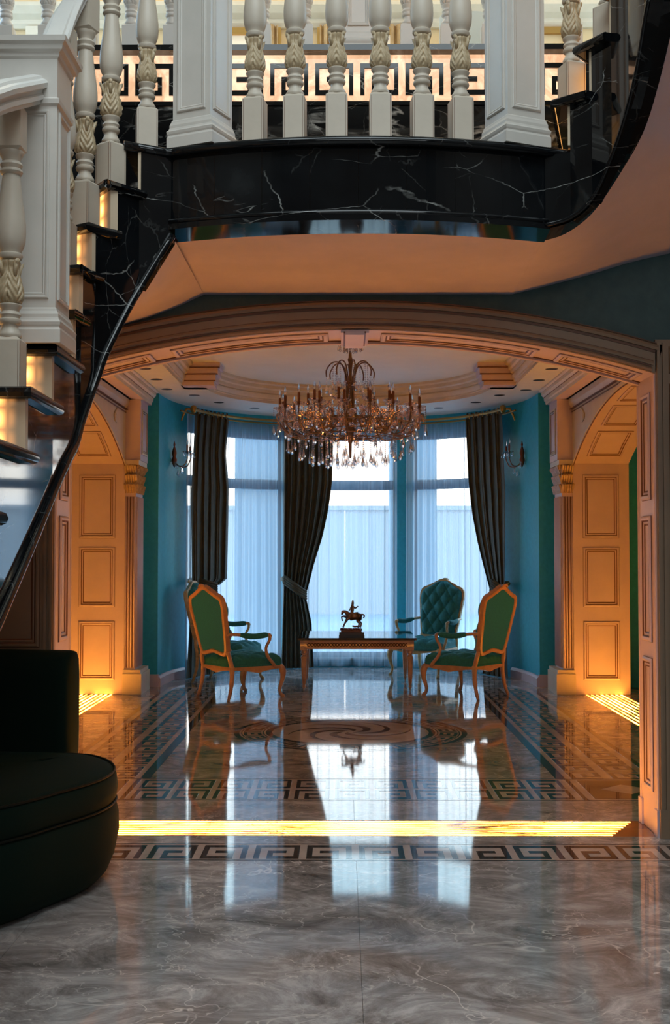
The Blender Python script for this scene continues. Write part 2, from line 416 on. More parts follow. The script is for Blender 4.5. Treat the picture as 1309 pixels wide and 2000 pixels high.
# ------------------------------------------------------------------ FLOOR
floor = struct(MB().box(-5.2, 5.2, -3.2, 16.2, -.12, -.012).build('floor', mat('floor_bed', (.05, .045, .04), .6)))
def tile(x0, x1, y0, y1, z=0.0, m=M['floor'], name='floor_tile'):
    g = .0007
    return MB().box(x0 + g, x1 - g, y0 + g, y1 - g, -.02, z).build(name, m, floor)
def slab_grid(x0, x1, y0, y1, nx, ny):
    for i in range(nx):
        for j in range(ny):
            tile(lerp(x0, x1, i / nx), lerp(x0, x1, (i + 1) / nx), lerp(y0, y1, j / ny), lerp(y0, y1, (j + 1) / ny))
KF0, KF1 = 5.80, 6.134      # single key band in the hall
slab_grid(-4, 4, -3.1, KF0, 6, 8)
slab_grid(-4, 4, KF1, 6.299, 6, 1)
YB0, YB1 = 7.204, 7.885
XB0, XB1 = 1.35, 2.05
slab_grid(-2.6, 2.6, 6.669, YB0, 4, 1)
for s in (-1, 1):
    a, b = sorted((s * 1.604, s * 4.0)); tile(a, b, 6.299, 6.669)
slab_grid(-XB0, XB0, YB1, 16.0, 2, 9)
for s in (-1, 1):
    a, b = sorted((s * XB1, s * 2.485)); slab_grid(a, b, YB0, 13.6, 1, 7)
    a, b = sorted((s * 2.485, s * 4.9)); tile(a, b, YB0, 7.72)
    a, b = sorted((s * 2.918, s * 4.9)); slab_grid(a, b, 7.72, 13.6, 1, 6)
    a, b = sorted((s * 2.485, s * 2.918)); tile(a, b, 12.54, 13.6)
    a, b = sorted((s * XB0, s * 2.485)); tile(a, b, 13.2, 16.0, -.0004)

# meander unit: 5 rows x 8 columns, unit square coordinates (0..1,0..1), spiral of dark cells
KEYR = [(0, 7, 0, 1), (0, 1, 1, 5), (1, 5, 4, 5), (4, 5, 2, 4), (2, 4, 2, 3), (6, 7, 1, 5)]
def kx(c, th): return sum((1 - th) if i % 2 == 0 else (1 + th) for i in range(c))
def ky(c, th): return sum((1 - th) if i % 2 == 0 else (1 + 1.5 * th) for i in range(c))
def key_mesh(name, material, w, h, t, flip=False, plane='xy', thin=.12):
    b = MB()
    for (c0, c1, r0, r1) in KEYR:
        x0, x1 = kx(c0, thin) / 8 * w, kx(c1, thin) / 8 * w
        if flip: x0, x1 = kx(7, thin) / 8 * w - x1, kx(7, thin) / 8 * w - x0
        y0, y1 = h - ky(r1, thin) / 5 * h, h - ky(r0, thin) / 5 * h
        if plane == 'xy': b.box(x0, x1, y0, y1, -.01, t)
        else: b.box(x0, x1, -t, .01, y0, y1)
    o = b.build(name, material); me = o.data; bpy.data.objects.remove(o); return me

band = tile(-4, 4, KF0, KF1, 0.0, M['inlay_light'], 'key_border_base')
for (y0, y1) in ((KF0, KF0 + .014), (KF1 - .014, KF1)):
    MB().box(-4, 4, y0, y1, -.01, .0006).build('border_line', M['inlay_dark'], floor)
kw = .262; kh = KF1 - KF0 - .07
kA = key_mesh('key_inlay', M['inlay_dark'], kw, kh, .0006); kB = key_mesh('key_inlay', M['inlay_dark'], kw, kh, .0006, True)
n = 12
for i in range(-n, n):
    link_mesh('key_inlay', kA if i % 2 else kB, floor, (i * kw + .016, KF0 + .035, 0))
# double band round the room
tile(-XB0, XB0, YB0, YB1, 0, M['inlay_light'], 'key_border_base')
kwd = (2 * XB0 + .06) / 11; rowh = (YB1 - YB0 - .012 * 2 - .028 * 2 - .04) / 2
kA = key_mesh('key_inlay', M['inlay_dark'], kwd, rowh, .0006); kB = key_mesh('key_inlay', M['inlay_dark'], kwd, rowh, .0006, True)
for (y0, y1) in ((YB0, YB0 + .012), (YB1 - .012, YB1)):
    MB().box(-XB1, XB1, y0, y1, -.01, .0009).build('border_line', M['inlay_dark'], floor)
for i in range(11):
    x = -XB0 - .03 + i * kwd + .012
    link_mesh('key_inlay', kA if i % 2 else kB, floor, (x, YB0 + .04, 0))
    link_mesh('key_inlay', kB if i % 2 else kA, floor, (x, YB0 + .04 + rowh + .04, 0))
NS = 20; y_end = 13.15; kl = (y_end - YB1) / NS
# side bands (rows run along y): reuse unit rotated by 90 degrees
roww = .215
kA = key_mesh('key_inlay', M['inlay_dark'], kl, roww, .0006); kB = key_mesh('key_inlay', M['inlay_dark'], kl, roww, .0006, True)
for s in (-1, 1):
    a, b = sorted((s * XB0, s * XB1)); tile(a, b, YB0, 13.2, 0, M['inlay_light'], 'key_border_base')
    for (x0, x1) in ((XB0, XB0 + .065), (XB1 - .045, XB1)):
        a, b = sorted((s * x0, s * x1)); MB().box(a, b, YB1, 13.2, -.01, .0007).build('border_line', M['inlay_dark'], floor)
    for row, x0 in enumerate((1.455, 1.735)):
        for i in range(NS):
            xx = x0 + roww if s > 0 else -x0
            link_mesh('key_inlay', kA if (i + row) % 2 else kB, floor, (xx, YB1 + .012 + i * kl, 0), PI / 2)
    # corner square with a lozenge
    cx = s * (XB0 + XB1 + .07) / 2; cy = (YB0 + YB1) / 2
    MB().box(cx - .26, cx + .26, YB0 + .05, YB1 - .05, -.01, .0006).build('corner_square', M['inlay_dark'], floor)
    hx, hy = .16, .15
    MB().prism([(cx - hx, cy), (cx, cy - hy), (cx + hx, cy), (cx, cy + hy)], -.01, .0012).build('corner_lozenge', M['inlay_light'], floor)
    a, b = sorted((s * 1.40, s * 1.43)); MB().box(a, b, YB0 + .02, YB1 - .02, -.01, .0006).build('border_line', M['inlay_dark'], floor)
# medallion
MC = (0.0, 9.94)
def ringmb(r0, r1, z, n=96, a0=0, a1=2 * PI, b=None):
    b = b or MB(); full = abs(a1 - a0 - 2 * PI) < 1e-6
    vs = []; m = n if full else n + 1
    for i in range(m):
        a = a0 + (a1 - a0) * i / n
        for r in (r0, r1): vs.append((MC[0] + r * math.cos(a), MC[1] + r * math.sin(a), z))
    fs = [(2 * i, 2 * i + 1, 2 * ((i + 1) % m) + 1, 2 * ((i + 1) % m)) for i in range(n)]
    return b.add(vs, fs)
ringmb(.93, .975, .0006).build('medallion_ring', M['inlay_dark'], floor)
ringmb(.0, .93, .0005).build('medallion_disc', M['inlay_light'], floor)
ringmb(.905, .915, .0008).build('medallion_ring', M['inlay_dark'], floor)
ringmb(.655, .71, .0008).build('medallion_ring', M['inlay_dark'], floor)
ringmb(.725, .735, .0008).build('medallion_ring', M['inlay_dark'], floor)
nk = 22
for k in range(nk):
    a0 = 2 * PI * k / nk; w = 2 * PI / nk; b = MB(); r0, r1 = .75, .895
    for (c0, c1, q0, q1) in KEYR:
        x0, x1 = c0 / 8, c1 / 8
        if k % 2: x0, x1 = (7 - c1) / 8, (7 - c0) / 8
        ringmb(r0 + (r1 - r0) * (5 - q1) / 5, r0 + (r1 - r0) * (5 - q0) / 5, .0009, max(1, int((x1 - x0) * 5)), a0 + w * x0, a0 + w * x1, b)
    b.build('key_inlay', M['inlay_dark'], floor)
for k in range(6):
    b = MB(); vs = []; n = 18
    for i in range(n + 1):
        t = i / n; r = .04 + .50 * t; a = 2 * PI * k / 6 + 2.4 * t; wd = .085 * math.sin(PI * min(1, t * 1.02)) ** .7 + .006
        for s in (-1, 1):
            rr = r; aa = a + s * wd / max(rr, .10) * .55
            vs.append((MC[0] + rr * math.cos(aa), MC[1] + rr * math.sin(aa), .0009))
    b.add(vs, [(2 * i, 2 * i + 1, 2 * i + 3, 2 * i + 2) for i in range(n)]).build('swirl_inlay', M['inlay_dark'], floor)

# lit thresholds
M['tray'] = mat('amber_onyx_rib', (.30, .10, .03), .15)
def lit_strip(name, label, x0, x1, y0, y1, along, m, nb, pieces):
    t = thing(name, label, 'light strip', ((x0 + x1) / 2, (y0 + y1) / 2, 0))
    cx, cy = (x0 + x1) / 2, (y0 + y1) / 2
    MB().box(x0 - cx, x1 - cx, y0 - cy, y1 - cy, -.019, -.0012).build('tray', M['tray'], t)
    for i in range(nb):
        for j in range(pieces):
            g = .62
            if along == 'x':
                h = (y1 - y0 - .02) / nb; a0, a1 = lerp(x0, x1, j / pieces), lerp(x0, x1, (j + 1) / pieces)
                if name == 'lit_threshold' and j == pieces - 1: a1 -= .06 + .12 * (nb - 1 - i) / nb * 1.6
                MB().box(a0 - cx + .001, a1 - cx - .001, y0 - cy + .01 + h * (i + g * .5), y0 - cy + .01 + h * (i + 1 - g * .5), -.006, .0003).build('light_bar', m, t)
            else:
                h = (x1 - x0 - .02) / nb; a0, a1 = lerp(y0, y1, j / pieces), lerp(y0, y1, (j + 1) / pieces)
                MB().box(x0 - cx + .01 + h * (i + g * .5), x0 - cx + .01 + h * (i + 1 - g * .5), a0 - cy + .001, a1 - cy - .001, -.006, .0003).build('light_bar', m, t)
    return t
lit_strip('lit_threshold', 'long glowing amber onyx strip set in the floor under the front arch', -1.6, 1.6, 6.299, 6.669, 'x', M['strip'], 8, 4)
lit_strip('lit_side_strip', 'glowing amber floor strip under the right-hand side arch', 2.485, 2.918, 7.72, 12.53, 'y', M['stripside'], 8, 5)
lit_strip('lit_side_strip', 'glowing amber floor strip under the left-hand side arch, behind the sofa', -2.918, -2.485, 7.72, 12.53, 'y', M['stripside'], 8, 5)

# ------------------------------------------------------------------ WALLS
def frame_map(o, U, Vv, Nn):
    o = Vector(o); U = Vector(U); Vv = Vector(Vv); Nn = Vector(Nn)
    return lambda a, b, c=0: o + U * a + Vv * b + Nn * c
def arch_wall(name, fm, a0, a1, top, o0, o1, spr, ap, th, mats, n=28, topf=None):
    """fm maps (a,b,c): c 0 is the front face, -th the rear. mats front, rear, reveal"""
    b = MB(); half = (o1 - o0) / 2; oc = (o0 + o1) / 2
    tf = topf or (lambda a: top)
    def q(p, mi): b.add(p, [(0, 1, 2, 3)], mi)
    for (x0, x1) in ((a0, o0), (o1, a1)):
        ns = 6
        for i in range(ns):
            u, v = lerp(x0, x1, i / ns), lerp(x0, x1, (i + 1) / ns)
            q([fm(u, 0), fm(v, 0), fm(v, tf(v)), fm(u, tf(u))], 0)
            q([fm(u, 0, -th), fm(u, tf(u), -th), fm(v, tf(v), -th), fm(v, 0, -th)], 1)
    for i in range(n):
        u, v = lerp(o0, o1, i / n), lerp(o0, o1, (i + 1) / n); zu, zv = arch_z(u - oc, half, spr, ap), arch_z(v - oc, half, spr, ap)
        q([fm(u, zu), fm(v, zv), fm(v, tf(v)), fm(u, tf(u))], 0)
        q([fm(u, zu, -th), fm(u, tf(u), -th), fm(v, tf(v), -th), fm(v, zv, -th)], 1)
        q([fm(u, zu), fm(u, zu, -th), fm(v, zv, -th), fm(v, zv)], 2)
    for x in (o0, o1): q([fm(x, 0), fm(x, 0, -th), fm(x, spr, -th), fm(x, spr)], 2)
    return struct(b.build(name, mats))
fm_front = frame_map((0, YW0, 0), (1, 0, 0), (0, 0, 1), (0, -1, 0))
arch_wall('wall_front', fm_front, -5.2, 5.2, 4.15, -JX, JX, ZSP, ZAP, YW1 - YW0, [M['tealhall'], M['cream'], M['cream']])
for s, nm in ((1, 'right'), (-1, 'left')):
    fm = frame_map((s * SX, 0, 0), (0, 1, 0), (0, 0, 1), (-s, 0, 0))
    arch_wall('wall_' + nm, fm, YW1, 13.25, ZC + .05, SY0, SY1, 2.45, 3.0, SX1 - SX, [M['mould'], M['tealhall'], M['cream']])
# corridor outer walls, hall walls, ceilings
struct(MB().box(-4.6, -4.5, 6.6, 13.4, 0, 3.35).build('wall_corridor_left', M['tealhall']))
struct(MB().box(4.5, 4.6, 6.6, 13.4, 0, 3.35).build('wall_corridor_right', M['tealhall']))
for s in (-1, 1):
    a, b = sorted((s * 2.14, s * 4.6)); struct(MB().box(a, b, 13.235, 13.4, 0, ZC + .05).build('wall_pier_' + ('left' if s < 0 else 'right'), M['teal']))
struct(MB().box(-3.1, -3.0, -3.1, 6.287, 0, 7.2).build('wall_hall_left', M['hallwall']))
struct(MB().box(3.0, 3.1, -3.1, 6.287, 0, 7.2).build('wall_hall_right', M['hallwall']))
struct(MB().box(-3.1, 3.1, -3.2, -3.1, 0, 7.2).build('wall_hall_back', M['hallwall']))
struct(MB().box(-4.6, 4.6, -3.2, 9.6, 7.2, 7.3).build('ceiling_hall', M['ceiling']))

# bay wall (superellipse)
BA, BB, BY, BN = 2.14, 2.38, 13.25, 2.3
def bay(t, off=0.0):
    """t in [0,pi]: 0 = right end, pi = left end"""
    a, b = BA + off, BB + off
    c, s_ = math.cos(t), math.sin(t)
    return (a * math.copysign(abs(c) ** (2 / BN), c), BY + b * abs(s_) ** (2 / BN))
def bay_y(x, off=0.0):
    a, b = BA + off, BB + off; k = min(1, abs(x) / a); return BY + b * (1 - k ** BN) ** (1 / BN)
WINS = [(-1.97, -.86), (-.62, .62), (.86, 1.86)]
ZG0, ZG1 = .10, 3.044
tl = [0]
xs = sorted(set([x for w in WINS for x in w]))
def t_of_x(x): return math.acos(max(-1, min(1, math.copysign((abs(x) / BA) ** (BN / 2), x))))
ts = sorted(set([round(PI * i / 90, 5) for i in range(91)] + [round(t_of_x(x), 5) for x in xs]))
bw = MB(); TH = .16
for u, v in zip(ts, ts[1:]):
    p0, p1, q0, q1 = bay(u), bay(v), bay(u, TH), bay(v, TH); xm = bay((u + v) / 2)[0]
    inw = any(a < xm < b for a, b in WINS)
    for (z0, z1) in (((0, ZG0), (ZG1, ZC + .03)) if inw else ((0, ZC + .03),)):
        bw.prism([p0, p1, q1, q0], z0, z1)
struct(bw.build('wall_bay', M['teal'], smooth=20))
for wi, (x0, x1) in enumerate(WINS):
    lab = ['left', 'centre', 'right'][wi]
    ta, tb = t_of_x(x1), t_of_x(x0)
    n = 10; path = [(*bay(lerp(ta, tb, i / n), .07), 0) for i in range(n + 1)]
    w = skel('window_%d' % (wi + 1))
    fr = MB()
    pr = [(-.03, 0), (.03, 0), (.03, 1), (-.03, 1)]
    for (z0, z1) in ((ZG0, ZG0 + .09), (2.335, 2.462), (ZG1 - .05, ZG1)):
        fr.sweep([(-.03, z0), (.03, z0), (.03, z1), (-.03, z1)], path)
    for i in (0, n): fr.tube([(path[i][0], path[i][1], ZG0), (path[i][0], path[i][1], ZG1)], .045, 4)
    fr.build('window_frame', M['frame'], w)
    for (z0, z1) in ((ZG0 + .09, 2.335), (2.462, ZG1 - .05)):
        MB().sweep([(0, z0), (0, z1)], path, pclosed=False).build('pane', M['pane'], w)
    MB().sweep([(-.02, 0), (-.12, 0), (-.12, .025), (-.02, .025)], [(p[0], p[1], ZG0 - .005) for p in path]).build('window_sill', M['mould'], w)

# ceiling: flat outer ring at ZC, U-shaped recess up to ZR
ZR = 3.545; RC = 1.55; RY = 12.9; RXS = 1.79; RY0 = 7.9
rec = [(RXS, RY0), (RXS, RY - .12), (RC, RY - .12), (RC, RY)] + [(RC * math.cos(a), RY + RC * math.sin(a)) for a in [PI * i / 32 for i in range(1, 32)]] + [(-RC, RY), (-RC, RY - .12), (-RXS, RY - .12), (-RXS, RY0)]
outer = []
cb = MB()
def strip_face(pa, pb): # matched lists
    vs = [(*p, ZC) for p in pa] + [(*p, ZC) for p in pb]; n = len(pa)
    cb.add(vs, [(i, i + 1, n + i + 1, n + i) for i in range(n - 1)])
outr = [(4.6, RY0), (4.6, RY - .12), (4.6, RY - .12), (4.6, 13.0)] + [(2.5 * math.cos(a) / max(abs(math.cos(a)), math.sin(a)) if True else 0, 13.0 + 3.2 * math.sin(a) / max(abs(math.cos(a)), math.sin(a))) for a in [PI * i / 32 for i in range(1, 32)]] + [(-4.6, 13.0), (-4.6, RY - .12), (-4.6, RY - .12), (-4.6, RY0)]
strip_face(rec, outr)
cb.add([(-4.6, YW1, ZC), (4.6, YW1, ZC), (4.6, RY0, ZC), (-4.6, RY0, ZC)], [(0, 1, 2, 3)])
cb.add([(-2.6, RY0 - .3, ZR), (2.6, RY0 - .3, ZR), (2.6, 15.2, ZR), (-2.6, 15.2, ZR)], [(0, 1, 2, 3)])
ceil_o = struct(cb.build('ceiling', M['ceiling']))
struct(MB().box(-4.6, 4.6, YW1, 16.5, 3.75, 3.8).build('ceiling_deck', M['ceiling']))
prof = [(0, -.001), (0, .03), (.02, .035), (.02, .05), (.035, .07), (.04, .10), (.03, .115), (.055, .125), (.06, .15), (.08, .165), (.085, .20), (.115, .215), (.12, .245), (-.03, .245), (-.03, .004), (-.001, .004)]
# recess cornice in three runs with plain blocks where the straight runs meet the curve
arcp = [(RC * math.cos(a), RY + RC * math.sin(a), ZC) for a in [PI * i / 40 for i in range(41)]]
cor = skel('trim_1')
MB().sweep([(-a, b) for a, b in prof], arcp, up=(0, 0, 1)).build('cornice_run', M['mould'], cor, smooth=30)
for s in (-1, 1):
    p = [(s * RXS, RY0, ZC), (s * RXS, RY - .12, ZC)]
    MB().sweep([(-a * s, b) for a, b in prof] if s > 0 else [(a, b) for a, b in prof], p).build('cornice_run', M['mould'], cor, smooth=30)
    bb = MB()
    for k, (z0, z1, e) in enumerate(((0, .05, 0), (.05, .12, .02), (.12, .19, .045), (.19, .243, .07))):
        a, b = sorted((s * (RC - .10 - e), s * (RXS + .02))); bb.box(a, b, RY - .30 - e * .5, RY + .02, ZC + z0, ZC + z1)
    bb.build('cornice_block', M['cream'], cor)
    gl = MB()
    for k in (.05, .12, .19):
        a, b = sorted((s * (RC - .10 - k * .35), s * (RXS + .02))); gl.box(a, b, RY - .302 - k * .25, RY - .29, ZC + k - .006, ZC + k + .004)
    gl.build('glaze_line', M['glaze'], cor)
p = [(RXS, RY0, ZC), (-RXS, RY0, ZC)]
MB().sweep([(a, b) for a, b in prof], p).build('cornice_run', M['mould'], cor)

# beam and crown along the side walls
for s, nm in ((1, 'right'), (-1, 'left')):
    b = skel('trim_beam_' + nm)
    x0, x1 = sorted((s * 2.20, s * 2.40)); MB().box(x0, x1, YW1, 13.02, 3.14, ZC).build('beam', M['cream'], b)
    pr = [(0, 0), (.012, 0), (.018, .03), (.03, .04), (.035, .075), (.06, .10), (.065, .13), (.085, .145), (.085, .162), (0, .162)]
    pth = [(s * 2.20, YW1, 3.14), (s * 2.20, 13.02, 3.14)]
    MB().sweep([((-a if s > 0 else a), z) for a, z in pr], pth).build('crown_moulding', M['mould'], b)
    MB().sweep([((-a * .35 if s > 0 else a * .35), z) for a, z in [(0, 0), (.10, .06), (.12, .11), (.2, .11), (0, .11)]], [(s * SX, YW1, 3.03), (s * SX, 12.54, 3.03)]).build('cove_moulding', M['mould'], b)
    gl = MB()
    for (dx, z) in ((.001, 3.0), (.02, 3.03)):
        a, c = sorted((s * (SX - dx - .008), s * SX)); gl.box(a, c, YW1, 12.54, z, z + .008)
    for (x, z) in ((2.187, 3.172), (2.163, 3.215), (2.136, 3.27)):
        a, c = sorted((s * (x - .003), s * (x + .012))); gl.box(a, c, YW1, 13.02, z, z + .008)
    gl.build('glaze_line', M['glaze'], b)

# ------------------------------------------------------------------ panelling helper
def panel(parent, fm, a0, a1, b0, b1, material=None, d=.012, w=.035, name='panel_moulding', bow=None, lines=True, npt_=3, lift=0.0):
    """raised moulded frame with a recessed-looking field, on face c=0 of fm. bow(a)->db offset"""
    material = material or M['cream']; bow = bow or (lambda a: 0)
    def loop(ins, c, npt=npt_):
        c = c + lift
        pts = []
        A0, A1, B0, B1 = a0 + ins, a1 - ins, b0 + ins, b1 - ins
        for i in range(npt): a = lerp(A0, A1, i / npt); pts.append(fm(a, B0 + bow(a), c))
        for i in range(2): pts.append(fm(A1, lerp(B0, B1, i / 2) + bow(A1), c))
        for i in range(npt): a = lerp(A1, A0, i / npt); pts.append(fm(a, B1 + bow(a), c))
        for i in range(2): pts.append(fm(A0, lerp(B1, B0, i / 2) + bow(A0), c))
        return pts
    def rings(levels):
        b = MB(); n = None
        L_ = [loop(i, c) for i, c in levels]; n = len(L_[0]); vs = [p for l in L_ for p in l]
        b.add(vs, [(j * n + k, j * n + (k + 1) % n, (j + 1) * n + (k + 1) % n, (j + 1) * n + k) for j in range(len(levels) - 1) for k in range(n)])
        return b
    o = rings([(0, -.002), (0, d * .6), (w * .2, d), (w * .45, d * .9), (w * .6, d * .35), (w * .8, d * .5), (w, d * .1), (w, 0)]).build(name, material, parent)
    if lines:
        b = rings([(-.003, .0012), (.004, d * .62)])
        b2 = rings([(w * .5, d * .92), (w * .66, d * .5)]); b3 = rings([(w * .93, d * .3), (w * 1.12, .0012)])
        b.add(b2.v, b2.f); b.add(b3.v, b3.f)
        b.build('glaze_line', M['glaze'], parent)
    return o

# ------------------------------------------------------------------ front arch casing
trim = skel('trim_arch')
RA = (JX * JX + (ZAP - ZSP) ** 2) / (2 * (ZAP - ZSP)); ZCN = ZAP - RA
def arcpt(r, a, y): return (r * math.sin(a), y, ZCN + r * math.cos(a))
AM = math.asin(JX / RA)
def arcpath(r, am, y, n=40): return [arcpt(r, -am + 2 * am * i / n, y) for i in range(n + 1)]
# face board of the casing and its mouldings (side vector of sweep = T x up, up = toward the hall)
yf = YW0
b = MB(); b.sweep([(0, 0), (0, .02), (-.155, .02), (-.155, 0)], arcpath(RA, AM, yf), up=(0, -1, 0)); b.build('arch_board', M['hallwood'], trim, smooth=30)
def arcmould(r0, r1, h0, m, name):
    MB().sweep([(0, .02), (0, h0 * .8 + .02), (-(r1 - r0) * .4, h0 + .02), (-(r1 - r0) * .75, h0 * .7 + .02), (-(r1 - r0), .02)], arcpath(r0, AM * .985, yf), up=(0, -1, 0)).build(name, m, trim, smooth=30)
arcmould(RA + .004, RA + .026, .018, M['hallwood'], 'arch_bead')
arcmould(RA + .036, RA + .062, .012, M['hallwood'], 'arch_moulding')
arcmould(RA + .118, RA + .153, .022, M['hallwood'], 'arch_moulding')
for (r0, r1) in ((RA + .028, RA + .035), (RA + .040, RA + .060), (RA + .104, RA + .124), (RA + .1535, RA + .158)):
    MB().sweep([(0, .02), (0, .026), (-(r1 - r0), .026), (-(r1 - r0), .02)], arcpath(r0, AM * .98, yf), up=(0, -1, 0)).build('glaze_line', M['glaze'], trim, smooth=30)
# intrados mouldings: long panels on the underside and edge beads
def intr(a0, a1, y0, y1):
    fmi = lambda a, b_, c=0: Vector(arcpt(RA - c, a / RA, b_))
    panel(trim, fmi, a0 * RA, a1 * RA, y0, y1, M['cream'], .010, .05, npt_=24, lift=.0015)
for (u0, u1) in ((-.97, -.69), (-.62, -.09), (.09, .62), (.69, .97)):
    intr(AM * u0, AM * u1, YW0 + .07, YW1 - .07)
MB().sweep([(0, -.02), (0, .02), (.016, .02), (.02, 0), (.016, -.02)], arcpath(RA, AM, YW1 - .02), up=(0, -1, 0)).build('arch_bead', M['cream'], trim, smooth=30)
MB().sweep([(0, -.003), (0, .003), (.006, .003), (.006, -.003)], arcpath(RA, AM, YW1 - .05), up=(0, -1, 0)).build('glaze_line', M['glaze'], trim)
ks = MB(); ks.box(-.075, .075, YW0 - .02, YW1 + .02, ZAP - .018, ZAP + .01); ks.box(-.05, .05, YW0 - .03, YW1 + .03, ZAP - .03, ZAP - .012); ks.build('keystone', M['cream'], trim)
for x in (-.06, .052): MB().box(x, x + .008, YW0 - .022, YW1 + .02, ZAP - .020, ZAP - .010).build('glaze_line', M['glaze'], trim)
# jamb panels and hall side pilasters
for s, nm in ((1, 'right'), (-1, 'left')):
    j = skel('trim_jamb_' + nm)
    fmj = frame_map((s * JX, YW0, 0), (0, 1, 0), (0, 0, 1), (-s, 0, 0)); wj = YW1 - YW0
    for (z0, z1) in ((.22, .93), (1.02, 1.70), (1.79, 2.37)):
        panel(j, fmj, .085, wj - .085, z0, z1, M['cream'], .014, .045)
    a, c = sorted((s * (JX - .012), s * (JX + .02))); MB().box(a, c, YW1 - .05, YW1 + .02, 0, .14).box(a, c, YW0 - .02, YW0 + .05, 0, .14).build('jamb_foot', M['cream'], j)
    MB().tube([(s * (JX + .004), YW1, 0), (s * (JX + .004), YW1, ZSP)], .012, 8).tube([(s * (JX + .004), YW0, 0), (s * (JX + .004), YW0, ZSP)], .012, 8).build('corner_bead', M['cream'], j)
    # flat casing on the hall face beside the opening
    fmh = frame_map((s * JX, YW0, 0), (s, 0, 0), (0, 0, 1), (0, -1, 0))
    b = MB(); a, c = sorted((s * JX, s * 2.12)); b.box(a, c, YW0 - .02, YW0, 0, 2.64); b.build('casing_board', M['hallwood'], j)
    fmh2 = lambda a_, b_, c_=0, f=fmh: f(a_, b_, c_ + .02)
    for (z0, z1) in ((.20, .93), (1.0, 1.70), (1.77, 2.40), (2.46, 2.60)):
        panel(j, fmh2, .075, .46, z0, z1, M['hallwood'], .014, .04)
    b = MB()
    for xx in (.006, .036): aa, cc = sorted((s * (JX + xx), s * (JX + xx + .016))); b.box(aa, cc, YW0 - .034, YW0 - .02, .15, 2.62)
    b.build('reeded_edge', M['hallwood'], j)
    MB().box(a, c, YW0 - .045, YW0 - .02, 0, .15).build('baseboard', M['hallwood'], j)

